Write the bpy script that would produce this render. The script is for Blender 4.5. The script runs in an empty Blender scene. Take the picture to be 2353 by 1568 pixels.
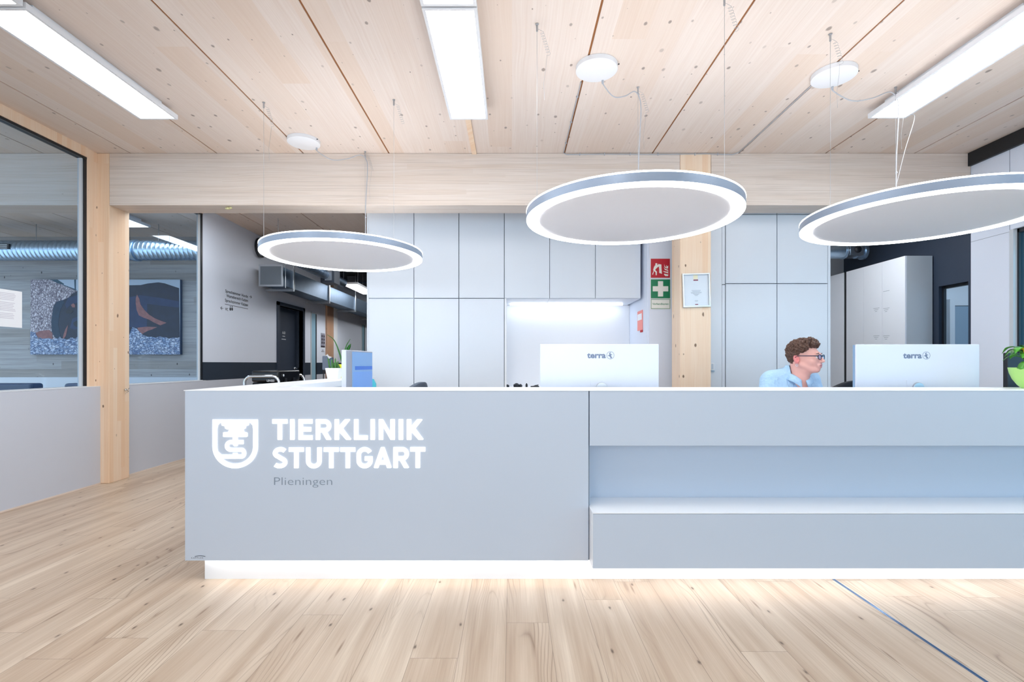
import bpy, bmesh, math, random
import numpy as np
from mathutils import Vector, Matrix
random.seed(7)
np.random.seed(7)
SC = bpy.context.scene
COL = SC.collection

# ---------------------------------------------------------------- camera
EYE = 1.17          # lens height above the floor
F = 1140.0          # focal length in pixels of a 2353 px wide frame
CX, HY = 1176.5, 836.0
cam = bpy.data.cameras.new('camera')
cam_o = bpy.data.objects.new('camera', cam)
COL.objects.link(cam_o)
cam_o.location = (0, 0, EYE)
cam_o.rotation_euler = (math.pi / 2, 0, 0)
cam.sensor_fit = 'HORIZONTAL'
cam.sensor_width = 36.0
cam.lens = 36.0 * F / 2353.0
cam.shift_y = (HY - 784.0) / 2353.0
cam.clip_start = 0.02
cam.clip_end = 100
SC.camera = cam_o

# ---------------------------------------------------------------- daylight from the glazed front behind the camera, exposure
world = bpy.data.worlds.new('daylight')
SC.world = world
world.use_nodes = True
bgn = world.node_tree.nodes['Background']
bgn.inputs[0].default_value = (0.86, 0.93, 1.0, 1)
bgn.inputs[1].default_value = 1.75
SC.view_settings.view_transform = 'Standard'
SC.view_settings.look = 'None'
SC.view_settings.gamma = 1
SC.view_settings.use_curve_mapping = False
SC.view_settings.exposure = 0.53
SC.cycles.max_bounces = 10
SC.cycles.diffuse_bounces = 6
SC.cycles.transparent_max_bounces = 12
SC.cycles.sample_clamp_indirect = 6
SC.cycles.caustics_reflective = False
SC.cycles.caustics_refractive = False
PANEL_E, RING_E, STRIP_E = 11.0, 9.0, 10.5


# a direction measured in the photograph, met with a plane of the room
def X(px, d): return (px - CX) * d / F
def Z(py, d): return EYE - (py - HY) * d / F
def DX(px, x): return F * x / (px - CX)


# ---------------------------------------------------------------- helpers
def lin(c):
    return tuple(((v / 255.0) / 12.92 if v / 255.0 <= .04045 else ((v / 255.0 + .055) / 1.055) ** 2.4) for v in c)


def world_loc(o):
    v = Vector((0, 0, 0))
    while o is not None:
        v += o.location
        o = o.parent
    return v


def props(o, label=None, cat=None, group=None, kind=None):
    if label: o['label'] = label
    if cat: o['category'] = cat
    if group: o['group'] = group
    if kind: o['kind'] = kind
    return o


def thing(name, label, cat, loc=(0, 0, 0), group=None, kind=None):
    o = bpy.data.objects.new(name, None)
    COL.objects.link(o)
    o.location = loc
    o.empty_display_size = .1
    return props(o, label, cat, group, kind)


class MB:
    """collects shapes, then links them as one mesh object"""
    def __init__(s):
        s.v = []; s.f = []; s.m = []; s.cur = 0

    def mat(s, i):
        s.cur = i
        return s

    def add(s, vs, fs):
        b = len(s.v)
        s.v += [tuple(v) for v in vs]
        for f in fs:
            s.f.append(tuple(b + i for i in f)); s.m.append(s.cur)
        return s

    def box(s, x0, x1, y0, y1, z0, z1):
        x0, x1 = sorted((x0, x1)); y0, y1 = sorted((y0, y1)); z0, z1 = sorted((z0, z1))
        return s.add([(x0, y0, z0), (x1, y0, z0), (x1, y1, z0), (x0, y1, z0), (x0, y0, z1), (x1, y0, z1), (x1, y1, z1), (x0, y1, z1)],
                     [(0, 3, 2, 1), (4, 5, 6, 7), (0, 1, 5, 4), (1, 2, 6, 5), (2, 3, 7, 6), (3, 0, 4, 7)])

    def obox(s, c, ax, hx, hy, hz):
        """box about c turned by ax radians about z"""
        ca, sa = math.cos(ax), math.sin(ax)
        vs = []
        for dz in (-hz, hz):
            for dx, dy in ((-hx, -hy), (hx, -hy), (hx, hy), (-hx, hy)):
                vs.append((c[0] + dx * ca - dy * sa, c[1] + dx * sa + dy * ca, c[2] + dz))
        return s.add(vs, [(0, 3, 2, 1), (4, 5, 6, 7), (0, 1, 5, 4), (1, 2, 6, 5), (2, 3, 7, 6), (3, 0, 4, 7)])

    def prism(s, pts, o, u, w, n):
        """2D outline pts pushed from plane (origin o, axes u,w) by vector n"""
        o, u, w, n = Vector(o), Vector(u), Vector(w), Vector(n)
        k = len(pts)
        a = [o + u * p[0] + w * p[1] for p in pts]
        vs = a + [q + n for q in a]
        return s.add(vs, [tuple(range(k))[::-1], tuple(range(k, 2 * k))] + [(i, (i + 1) % k, k + (i + 1) % k, k + i) for i in range(k)])

    def lathe(s, prof, c, seg=48, a0=0, a1=None, closed=False):
        """profile of (r,z) turned about the vertical through c"""
        k = len(prof)
        vs = []
        for i in range(seg):
            a = 2 * math.pi * i / seg
            for r, z in prof:
                vs.append((c[0] + r * math.cos(a), c[1] + r * math.sin(a), c[2] + z))
        fs = []
        for i in range(seg):
            j = (i + 1) % seg
            for q in range(k if closed else k - 1):
                q2 = (q + 1) % k
                fs.append((i * k + q, j * k + q, j * k + q2, i * k + q2))
        return s.add(vs, fs)

    def tube(s, pts, r, seg=8, cap=True):
        pts = [Vector(p) for p in pts]
        n = len(pts)
        rs = r if isinstance(r, (list, tuple)) else [r] * n
        vs = []
        up = Vector((0, 0, 1))
        t = (pts[1] - pts[0]).normalized()
        if abs(t.dot(up)) > .95: up = Vector((1, 0, 0))
        side = t.cross(up).normalized()
        for i in range(n):
            t = ((pts[min(i + 1, n - 1)] - pts[max(i - 1, 0)])).normalized()
            side = (side - t * side.dot(t)).normalized()
            bi = t.cross(side)
            for q in range(seg):
                a = 2 * math.pi * q / seg
                vs.append(pts[i] + (side * math.cos(a) + bi * math.sin(a)) * rs[i])
        fs = []
        for i in range(n - 1):
            for q in range(seg):
                q2 = (q + 1) % seg
                fs.append((i * seg + q, i * seg + q2, (i + 1) * seg + q2, (i + 1) * seg + q))
        if cap:
            fs.append(tuple(range(seg))[::-1]); fs.append(tuple(range((n - 1) * seg, n * seg)))
        return s.add(vs, fs)

    def ball(s, c, r, seg=16, rings=10):
        if not isinstance(r, (list, tuple)): r = (r, r, r)
        vs = [(c[0], c[1], c[2] - r[2])]
        for i in range(1, rings):
            p = math.pi * i / rings - math.pi / 2
            for q in range(seg):
                a = 2 * math.pi * q / seg
                vs.append((c[0] + r[0] * math.cos(p) * math.cos(a), c[1] + r[1] * math.cos(p) * math.sin(a), c[2] + r[2] * math.sin(p)))
        vs.append((c[0], c[1], c[2] + r[2]))
        fs = [(0, 1 + (q + 1) % seg, 1 + q) for q in range(seg)]
        for i in range(rings - 2):
            for q in range(seg):
                q2 = (q + 1) % seg
                fs.append((1 + i * seg + q, 1 + i * seg + q2, 1 + (i + 1) * seg + q2, 1 + (i + 1) * seg + q))
        l = len(vs) - 1; b = 1 + (rings - 2) * seg
        fs += [(l, b + q, b + (q + 1) % seg) for q in range(seg)]
        return s.add(vs, fs)

    def strip(s, pts, w, o, u, wv, n):
        """a flat stroke of width w along 2D pts, with mitred corners, pushed by n"""
        P = [Vector((p[0], p[1])) for p in pts]
        L, R = [], []
        for i, p in enumerate(P):
            if i == 0: d = (P[1] - P[0]).normalized(); m = Vector((-d.y, d.x)); k = 1
            elif i == len(P) - 1: d = (P[-1] - P[-2]).normalized(); m = Vector((-d.y, d.x)); k = 1
            else:
                d1 = (P[i] - P[i - 1]).normalized(); d2 = (P[i + 1] - P[i]).normalized()
                m1 = Vector((-d1.y, d1.x)); m2 = Vector((-d2.y, d2.x))
                m = (m1 + m2)
                m = m.normalized() if m.length > 1e-6 else m1
                k = 1 / max(.45, m.dot(m1))
            L.append(p + m * (w / 2 * k)); R.append(p - m * (w / 2 * k))
        for i in range(len(P) - 1):
            q = [L[i], R[i], R[i + 1], L[i + 1]]
            s.prism([(a.x, a.y) for a in q], o, u, wv, n)
        return s

    def build(s, name, mats, parent=None, bevel=0, smooth=False, seg=2, autos=None):
        if not isinstance(mats, (list, tuple)): mats = [mats]
        me = bpy.data.meshes.new(name)
        vs = np.array(s.v, dtype=float)
        if parent is not None:
            off = np.array(world_loc(parent))
            loc = (0, 0, 0)
        else:
            lo, hi = vs.min(0), vs.max(0)
            off = np.array([(lo[0] + hi[0]) / 2, (lo[1] + hi[1]) / 2, lo[2]])
            loc = tuple(off)
        me.from_pydata((vs - off).tolist(), [], s.f)
        for m in mats: me.materials.append(m)
        me.polygons.foreach_set('material_index', s.m)
        me.update()
        bm = bmesh.new(); bm.from_mesh(me)
        bmesh.ops.recalc_face_normals(bm, faces=bm.faces)
        bm.to_mesh(me); bm.free()
        if smooth:
            me.polygons.foreach_set('use_smooth', [True] * len(me.polygons))
            if smooth != 'all':
                me.set_sharp_from_angle(angle=math.radians(38))
        o = bpy.data.objects.new(name, me)
        COL.objects.link(o)
        o.location = loc
        if parent is not None: o.parent = parent
        if bevel:
            b = o.modifiers.new('edge', 'BEVEL'); b.width = bevel; b.segments = seg; b.limit_method = 'ANGLE'; b.angle_limit = math.radians(40)
        return o


def copy_tree(o, parent=None):
    c = o.copy(); COL.objects.link(c)
    if parent is not None: c.parent = parent
    for ch in list(o.children): copy_tree(ch, c)
    return c


def arc(cx, cy, rx, ry, a0, a1, n=10):
    return [(cx + rx * math.cos(math.radians(a0 + (a1 - a0) * i / n)), cy + ry * math.sin(math.radians(a0 + (a1 - a0) * i / n))) for i in range(n + 1)]


def spline(pts, n=8):
    P = [Vector(p) for p in pts]
    P = [P[0] * 2 - P[1]] + P + [P[-1] * 2 - P[-2]]
    out = []
    for i in range(1, len(P) - 2):
        for k in range(n):
            t = k / n
            a, b, c, d = P[i - 1], P[i], P[i + 1], P[i + 2]
            out.append(.5 * ((2 * b) + (c - a) * t + (2 * a - 5 * b + 4 * c - d) * t * t + (3 * b - a - 3 * c + d) * t ** 3))
    out.append(P[-2])
    return out


def words(mb, s, o, u, w, width=None, cap=None, depth=.001, bold=0.0, align='l', hscale=None):
    """lettering with its baseline start at o, reading along u with height along w; cap = height of a capital"""
    cu = bpy.data.curves.new('t', 'FONT')
    cu.body = s; cu.size = 1; cu.offset = bold; cu.resolution_u = 3
    cu.fill_mode = 'BOTH'; cu.extrude = 0
    ob = bpy.data.objects.new('t', cu); COL.objects.link(ob)
    me = bpy.data.meshes.new_from_object(ob.evaluated_get(bpy.context.evaluated_depsgraph_get()))
    co = np.array([v.co[:] for v in me.vertices]).reshape(-1, 3)
    fs = [tuple(p.vertices) for p in me.polygons]
    bpy.data.objects.remove(ob); bpy.data.curves.remove(cu); bpy.data.meshes.remove(me)
    x0, x1 = co[:, 0].min(), co[:, 0].max()
    sy = (cap or .1) / .729
    sx = width / (x1 - x0) if width else sy * (hscale or 1)
    u, w, o = Vector(u), Vector(w), Vector(o)
    n = u.cross(w)
    sh = -x0 * sx
    if align == 'r': sh = -x1 * sx
    if align == 'c': sh = -(x0 + x1) / 2 * sx
    k = len(co)
    vs = [o + u * (c[0] * sx + sh) + w * (c[1] * sy) + n * depth for c in co]
    mb.add(vs, fs)
    return (x1 - x0) * sx


U, W_, NF = (1, 0, 0), (0, 0, 1), (0, -1, 0)       # facing the camera
US, WS = (0, 1, 0), (0, 0, 1)                      # on a left-hand wall, facing +x


# ---------------------------------------------------------------- materials
def nt(name):
    m = bpy.data.materials.new(name); m.use_nodes = True
    t = m.node_tree
    return m, t, t.nodes['Principled BSDF']


def pbr(name, c, rough=.5, metal=0, spec=.5, emit=None, es=0, srgb=True, bump=0, bscale=40, var=0, coat=0):
    m, t, b = nt(name)
    c = lin(c) if srgb else c
    b.inputs['Base Color'].default_value = (*c, 1)
    b.inputs['Roughness'].default_value = rough
    b.inputs['Metallic'].default_value = metal
    b.inputs['Specular IOR Level'].default_value = spec
    b.inputs['Coat Weight'].default_value = coat
    if emit:
        b.inputs['Emission Color'].default_value = (*emit, 1)
        b.inputs['Emission Strength'].default_value = es
    if bump or var:
        tc = t.nodes.new('ShaderNodeTexCoord'); n = t.nodes.new('ShaderNodeTexNoise')
        n.inputs['Scale'].default_value = bscale; n.inputs['Detail'].default_value = 4
        t.links.new(tc.outputs['Object'], n.inputs['Vector'])
        if bump:
            bp = t.nodes.new('ShaderNodeBump'); bp.inputs['Strength'].default_value = bump; bp.inputs['Distance'].default_value = .002 if bscale != 26 else .03
            t.links.new(n.outputs['Fac'], bp.inputs['Height']); t.links.new(bp.outputs['Normal'], b.inputs['Normal'])
        if var:
            mx = t.nodes.new('ShaderNodeMix'); mx.data_type = 'RGBA'
            mx.inputs[6].default_value = (*[v * (1 - var) for v in c], 1); mx.inputs[7].default_value = (*[min(1, v * (1 + var)) for v in c], 1)
            t.links.new(n.outputs['Fac'], mx.inputs[0]); t.links.new(mx.outputs[2], b.inputs['Base Color'])
    return m


def emis(name, c, s):
    m = bpy.data.materials.new(name); m.use_nodes = True
    t = m.node_tree; t.nodes.clear()
    e = t.nodes.new('ShaderNodeEmission'); o = t.nodes.new('ShaderNodeOutputMaterial')
    e.inputs[0].default_value = (*c, 1); e.inputs[1].default_value = s
    t.links.new(e.outputs[0], o.inputs[0])
    return m


def glass(name, tint=(.85, .93, 1), refl=.9):
    m = bpy.data.materials.new(name); m.use_nodes = True
    t = m.node_tree; t.nodes.clear()
    tr = t.nodes.new('ShaderNodeBsdfTransparent'); tr.inputs[0].default_value = (*tint, 1)
    g = t.nodes.new('ShaderNodeBsdfGlossy'); g.inputs['Roughness'].default_value = 0.0; g.inputs[0].default_value = (refl, refl, refl, 1)
    lw_ = t.nodes.new('ShaderNodeLayerWeight'); lw_.inputs[0].default_value = .5
    p5 = t.nodes.new('ShaderNodeMath'); p5.operation = 'POWER'; p5.inputs[1].default_value = 5.0
    t.links.new(lw_.outputs['Facing'], p5.inputs[0])
    fr = t.nodes.new('ShaderNodeMath'); fr.operation = 'MULTIPLY_ADD'; fr.inputs[1].default_value = .92; fr.inputs[2].default_value = .05
    t.links.new(p5.outputs[0], fr.inputs[0])
    mx = t.nodes.new('ShaderNodeMixShader'); o = t.nodes.new('ShaderNodeOutputMaterial')
    t.links.new(fr.outputs[0], mx.inputs[0]); t.links.new(tr.outputs[0], mx.inputs[1]); t.links.new(g.outputs[0], mx.inputs[2]); t.links.new(mx.outputs[0], o.inputs[0])
    return m


class NG:
    """tiny node writer"""
    def __init__(s, t): s.t = t

    def n(s, kind, **k):
        nd = s.t.nodes.new(kind)
        for a, b in k.items(): setattr(nd, a, b)
        return nd

    def math(s, op, a, b=None, c=None):
        nd = s.n('ShaderNodeMath', operation=op)
        for i, v in enumerate((a, b, c)):
            if v is None: continue
            if isinstance(v, (int, float)): nd.inputs[i].default_value = v
            else: s.t.links.new(v, nd.inputs[i])
        return nd.outputs[0]

    def vec(s, x, y, z=0.0):
        nd = s.n('ShaderNodeCombineXYZ')
        for i, v in enumerate((x, y, z)):
            if isinstance(v, (int, float)): nd.inputs[i].default_value = v
            else: s.t.links.new(v, nd.inputs[i])
        return nd.outputs[0]

    def noise(s, v, scale=1, detail=3, rough=.5, dist=0):
        nd = s.n('ShaderNodeTexNoise'); s.t.links.new(v, nd.inputs['Vector'])
        nd.inputs['Scale'].default_value = scale; nd.inputs['Detail'].default_value = detail
        nd.inputs['Roughness'].default_value = rough; nd.inputs['Distortion'].default_value = dist
        return nd.outputs['Fac']

    def ramp(s, v, a, b):
        nd = s.n('ShaderNodeMapRange'); nd.clamp = True
        s.t.links.new(v, nd.inputs[0]); nd.inputs[1].default_value = a; nd.inputs[2].default_value = b
        return nd.outputs[0]

    def mix(s, f, a, b, op='MIX'):
        nd = s.n('ShaderNodeMix', data_type='RGBA', blend_type=op)
        for i, v in ((0, f), (6, a), (7, b)):
            if isinstance(v, (int, float)): nd.inputs[i].default_value = v
            elif isinstance(v, tuple): nd.inputs[i].default_value = (*v, 1)
            else: s.t.links.new(v, nd.inputs[i])
        return nd.outputs[2]


def wood(name, base, light, knot, grain='y', knots=(4.0, 2.2), keep=.45, size=.07, board=.14, rough=.55, stripes=0, world_axes=True, fine=1.0, boardvar=.35, kamt=.75):
    """planed softwood: grain along one axis, laminated boards across it, scattered knots"""
    m, t, b = nt(name); g = NG(t)
    geo = g.n('ShaderNodeNewGeometry'); sp = g.n('ShaderNodeSeparateXYZ'); t.links.new(geo.outputs['Position'], sp.inputs[0])
    x, y, z = sp.outputs
    if grain == 'y': u, v = x, y
    elif grain == 'x': u, v = g.math('ADD', z, g.math('MULTIPLY', y, 1.0)), x
    else: u, v = g.math('ADD', x, g.math('MULTIPLY', y, 1.13)), z
    bid = g.math('FLOOR', g.math('DIVIDE', u, board))
    wn = g.n('ShaderNodeTexWhiteNoise', noise_dimensions='1D'); t.links.new(bid, wn.inputs['W'])
    wv = wn.outputs['Value']
    seg = g.math('FLOOR', g.math('ADD', g.math('DIVIDE', v, 2.6), g.math('MULTIPLY', wv, 7.3)))
    wn2 = g.n('ShaderNodeTexWhiteNoise', noise_dimensions='2D'); t.links.new(g.vec(bid, seg), wn2.inputs['Vector'])
    # growth lines, slightly wavy along the grain
    wav = g.noise(g.vec(g.math('MULTIPLY', u, 2.0), g.math('MULTIPLY', v, .9), wn2.outputs['Value']), 1.5, 2)
    gl = g.noise(g.vec(g.math('MULTIPLY', g.math('ADD', u, g.math('MULTIPLY', wav, .06)), 90 * fine), g.math('MULTIPLY', v, 1.3), g.math('MULTIPLY', wn2.outputs['Value'], 40)), 1, 3, .6)
    big = g.noise(g.vec(g.math('MULTIPLY', u, 7), g.math('MULTIPLY', v, .7), g.math('MULTIPLY', wn2.outputs['Value'], 13)), 1, 3)
    c = g.mix(g.ramp(gl, .3, .75), base, light)
    c = g.mix(g.math('MULTIPLY', g.ramp(big, .3, .7), .5), c, light)
    c = g.mix(g.math('MULTIPLY', g.math('MULTIPLY', g.ramp(wn2.outputs['Value'], .55, 1), boardvar), 1.0), c, tuple(v_ * f for v_, f in zip(base, (.97, .86, .72))))
    if stripes:
        st = g.noise(g.vec(g.math('MULTIPLY', u, stripes), g.math('MULTIPLY', v, .9), 3.0), 1, 4, .65)
        c = g.mix(g.math('MULTIPLY', g.ramp(st, .5, .72), .45), c, tuple(v_ * .66 for v_ in base))
    # knots
    wob = g.noise(g.vec(g.math('MULTIPLY', u, 30), g.math('MULTIPLY', v, 18), 0.0), 1, 2)
    vo = g.n('ShaderNodeTexVoronoi', voronoi_dimensions='2D', feature='F1'); vo.inputs['Scale'].default_value = 1
    t.links.new(g.vec(g.math('MULTIPLY', u, knots[0]), g.math('MULTIPLY', v, knots[1])), vo.inputs['Vector'])
    sc = g.n('ShaderNodeSeparateColor'); t.links.new(vo.outputs['Color'], sc.inputs[0])
    rad = g.math('MULTIPLY', g.math('ADD', g.math('MULTIPLY', sc.outputs[1], sc.outputs[1]), .25), size)
    dist = g.math('ADD', vo.outputs['Distance'], g.math('MULTIPLY', g.math('SUBTRACT', wob, .5), size * .9))
    k1 = g.math('SUBTRACT', 1.0, g.ramp(g.math('DIVIDE', dist, rad), .55, 1.0))
    keepit = g.math('GREATER_THAN', sc.outputs[0], keep)
    kk = g.math('MULTIPLY', g.math('MULTIPLY', k1, keepit), g.math('MULTIPLY', g.math('ADD', sc.outputs[2], .35), kamt))
    kk = g.math('MINIMUM', kk, .9)
    c = g.mix(kk, c, knot)
    t.links.new(c, b.inputs['Base Color'])
    b.inputs['Roughness'].default_value = rough
    b.inputs['Specular IOR Level'].default_value = .3
    return m


def floor_mat():
    m, t, b = nt('larch_plank_floor'); g = NG(t)
    geo = g.n('ShaderNodeNewGeometry'); sp = g.n('ShaderNodeSeparateXYZ'); t.links.new(geo.outputs['Position'], sp.inputs[0])
    x, y, z = sp.outputs
    PW, PL = .1905, 1.22
    xs = g.math('ADD', x, -.166 + 40 * PW)
    col = g.math('FLOOR', g.math('DIVIDE', xs, PW))
    fx = g.math('FRACT', g.math('DIVIDE', xs, PW))
    wn = g.n('ShaderNodeTexWhiteNoise', noise_dimensions='1D'); t.links.new(col, wn.inputs['W'])
    ys = g.math('ADD', g.math('DIVIDE', y, PL), g.math('MULTIPLY', wn.outputs['Value'], 5.0))
    row = g.math('FLOOR', ys); fy = g.math('FRACT', ys)
    wn2 = g.n('ShaderNodeTexWhiteNoise', noise_dimensions='2D'); t.links.new(g.vec(col, row), wn2.inputs['Vector'])
    r = wn2.outputs['Value']
    sc0 = g.n('ShaderNodeSeparateColor'); t.links.new(wn2.outputs['Color'], sc0.inputs[0])
    r2 = sc0.outputs[1]
    ofs = g.math('MULTIPLY', r, 31.0)
    # cathedral figure: rings of a slowly wandering field
    ux = g.math('MULTIPLY', g.math('SUBTRACT', fx, g.math('ADD', .2, g.math('MULTIPLY', r2, .6))), 1.0)
    wander = g.noise(g.vec(g.math('MULTIPLY', x, 4.0), g.math('MULTIPLY', y, .75), ofs), 1, 2, .4)
    fld = g.math('ADD', g.math('MULTIPLY', g.math('ABSOLUTE', ux), 1.0), g.math('MULTIPLY', wander, 2.3))
    ring = g.math('ABSOLUTE', g.math('SUBTRACT', g.math('FRACT', g.math('MULTIPLY', fld, 8.5)), .5))
    ring = g.math('POWER', g.math('MULTIPLY', ring, 2.0), 5.0)
    fine = g.noise(g.vec(g.math('MULTIPLY', x, 170), g.math('MULTIPLY', y, 2.2), ofs), 1, 3, .65)
    soft = g.noise(g.vec(g.math('MULTIPLY', x, 14), g.math('MULTIPLY', y, .8), ofs), 1, 3, .55)
    A, B, Cc, D = lin((178, 158, 137)), lin((214, 199, 180)), lin((158, 130, 107)), lin((112, 86, 66))
    c = g.mix(g.ramp(soft, .3, .72), A, B)
    c = g.mix(g.math('MULTIPLY', g.ramp(fine, .35, .75), .32), c, Cc)
    amt = g.math('MULTIPLY', g.ramp(g.noise(g.vec(g.math('MULTIPLY', x, 5), g.math('MULTIPLY', y, .9), g.math('ADD', ofs, 5.0)), 1, 1), .45, .7), .62)
    c = g.mix(g.math('MULTIPLY', ring, amt), c, D)
    hue = g.mix(g.math('MULTIPLY', r2, .45), (1, 1, 1), lin((227, 214, 204)))
    c = g.mix(1.0, c, hue, 'MULTIPLY')
    # knots with a drawn-out tail along the grain
    vo = g.n('ShaderNodeTexVoronoi', voronoi_dimensions='2D', feature='F1'); vo.inputs['Scale'].default_value = 1
    t.links.new(g.vec(g.math('MULTIPLY', x, 6.2), g.math('MULTIPLY', y, 2.6)), vo.inputs['Vector'])
    sc = g.n('ShaderNodeSeparateColor'); t.links.new(vo.outputs['Color'], sc.inputs[0])
    wob = g.noise(g.vec(g.math('MULTIPLY', x, 60), g.math('MULTIPLY', y, 40), 0.0), 1, 2)
    dist = g.math('ADD', vo.outputs['Distance'], g.math('MULTIPLY', g.math('SUBTRACT', wob, .5), .05))
    keep = g.math('GREATER_THAN', sc.outputs[0], .50)
    core = g.math('MULTIPLY', g.math('SUBTRACT', 1.0, g.ramp(dist, .012, .05)), keep)
    halo = g.math('MULTIPLY', g.math('SUBTRACT', 1.0, g.ramp(dist, .03, .15)), keep)
    c = g.mix(g.math('MULTIPLY', halo, .28), c, Cc)
    c = g.mix(g.math('MULTIPLY', core, .85), c, lin((72, 56, 46)))
    # dark drawn-out cracks
    vo2 = g.n('ShaderNodeTexVoronoi', voronoi_dimensions='2D', feature='F1'); vo2.inputs['Scale'].default_value = 1
    t.links.new(g.vec(g.math('MULTIPLY', x, 9.0), g.math('MULTIPLY', y, .9)), vo2.inputs['Vector'])
    s2 = g.n('ShaderNodeSeparateColor'); t.links.new(vo2.outputs['Color'], s2.inputs[0])
    ck = g.math('MULTIPLY', g.math('SUBTRACT', 1.0, g.ramp(vo2.outputs['Distance'], .01, .07)), g.math('GREATER_THAN', s2.outputs[0], .55))
    c = g.mix(g.math('MULTIPLY', ck, .75), c, lin((120, 92, 70)))
    # joints
    jx = g.math('LESS_THAN', g.math('MINIMUM', fx, g.math('SUBTRACT', 1.0, fx)), .0055)
    jy = g.math('LESS_THAN', g.math('MINIMUM', fy, g.math('SUBTRACT', 1.0, fy)), .0009)
    c = g.mix(g.math('MULTIPLY', g.math('MAXIMUM', jx, jy), .55), c, lin((92, 76, 64)))
    t.links.new(c, b.inputs['Base Color'])
    b.inputs['Roughness'].default_value = .42
    b.inputs['Specular IOR Level'].default_value = .45
    bp = g.n('ShaderNodeBump'); bp.inputs['Strength'].default_value = .15; bp.inputs['Distance'].default_value = .001
    t.links.new(fine, bp.inputs['Height']); t.links.new(bp.outputs['Normal'], b.inputs['Normal'])
    return m


M = {}
M['floor'] = floor_mat()
M['ceiling'] = wood('whitewashed_spruce', lin((221, 204, 192)), lin((232, 220, 211)), lin((148, 134, 126)), 'y', (7.0, 4.6), .35, .10, .21, .6, kamt=.8, boardvar=.4)
M['beam'] = wood('beam_spruce', lin((208, 192, 178)), lin((226, 216, 208)), lin((150, 130, 116)), 'x', (3.0, 1.5), .95, .04, .05, .6, stripes=70, fine=1.6, boardvar=.12)
M['post'] = wood('post_spruce', lin((232, 201, 170)), lin((242, 221, 198)), lin((112, 84, 64)), 'z', (6.0, 3.6), .35, .08, .055, .5, boardvar=.5, kamt=1.0)
M['post_dark'] = wood('aged_spruce', lin((176, 138, 112)), lin((196, 160, 134)), lin((96, 70, 54)), 'z', (5.0, 3.0), .6, .06, .06, .5)
M['slot'] = pbr('joint_edge_brown', (150, 96, 52), .8)
M['slotdark'] = pbr('joint_dark', (60, 38, 24), .9)
M['plank_grey'] = wood('grey_washed_boards', lin((156, 155, 156)), lin((196, 196, 198)), lin((64, 58, 56)), 'x', (2.5, 5.0), .35, .05, .13, .6, fine=.6, boardvar=.5, stripes=24)  # grey wash, lightened to hold the pane's reflection in its colour
M['front'] = pbr('light_grey_laminate', (194, 204, 218), .42, spec=.4)
M['white_top'] = pbr('white_solid_surface', (240, 243, 247), .28, spec=.5)
M['white'] = pbr('white_paint', (232, 234, 238), .6, spec=.3)
M['cab'] = pbr('white_cabinet_front', (218, 225, 234), .38, spec=.4)
M['cabgap'] = pbr('cabinet_gap', (120, 130, 144), .8)
M['plaster'] = pbr('white_plaster', (222, 229, 242), .8, spec=.2, bump=.2, bscale=80)
M['lowwall'] = pbr('grey_wainscot', (200, 205, 216), .5, spec=.35)
M['lowtop'] = pbr('light_edge', (222, 226, 232), .4)
M['navy'] = pbr('dark_petrol_paint', (36, 50, 66), .55)
M['anthracite'] = pbr('anthracite_paint', (44, 56, 74), .6)
M['black'] = pbr('black_paint', (18, 20, 24), .5)
M['blackplastic'] = pbr('black_plastic', (24, 28, 36), .4)
M['frame'] = pbr('dark_frame', (26, 30, 36), .35)
M['alu'] = pbr('aluminium', (200, 206, 212), .3, metal=1)
M['alulight'] = pbr('pale_frame', (196, 202, 208), .4)
M['chrome'] = pbr('chrome', (225, 230, 235), .12, metal=1)
M['galv'] = pbr('galvanised_steel', (104, 124, 146), .48, metal=1, var=.15, bscale=14)
M['galvlight'] = pbr('bright_galvanised_steel', (176, 200, 222), .3, metal=.9, var=.15, bscale=14)
M['led'] = emis('led_panel_light', (.97, .985, 1), PANEL_E)
M['ledring'] = emis('ring_light', (.96, .98, 1), RING_E)
M['ledstrip'] = emis('led_strip_light', (1, .97, .95), STRIP_E)
M['ledniche'] = emis('niche_strip_light', (.93, .96, 1), 9)
M['ledsign'] = emis('sign_light', (.97, .98, 1), 1.7)
M['ringband'] = pbr('ring_aluminium', (150, 164, 184), .35, metal=.3)
M['felt'] = pbr('acoustic_felt', (238, 238, 242), .95, spec=.1)
M['wire'] = pbr('steel_wire', (170, 172, 176), .4, metal=.6)
M['cord'] = pbr('clear_grey_cord', (176, 178, 184), .45)
M['glass'] = glass('partition_glass', (.80, .91, 1.0))
M['glassblue'] = glass('blue_glass', (.55, .86, 1.0))
M['clear'] = glass('clear_glass', (.96, .98, 1))
M['text'] = pbr('dark_lettering', (38, 42, 52), .6)
M['textgrey'] = pbr('grey_lettering', (128, 142, 158), .5)
M['textwhite'] = pbr('white_lettering', (225, 230, 236), .6)
M['paper'] = pbr('paper', (238, 240, 244), .8)

# ================================================================ the room
CEIL = 3.222
PF, PB = 4.833, 5.09          # front and back of the beam and the posts
XL = -4.01                    # lobby side of the low wall
XR = 4.47                     # lobby side of the right wall
BB = 2.713                    # underside of the beam


def structure(o): return props(o, kind='structure')


f = MB(); f.box(-11, 9, -5, 21, -.1, 0)
structure(f.build('floor', M['floor']))

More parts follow.
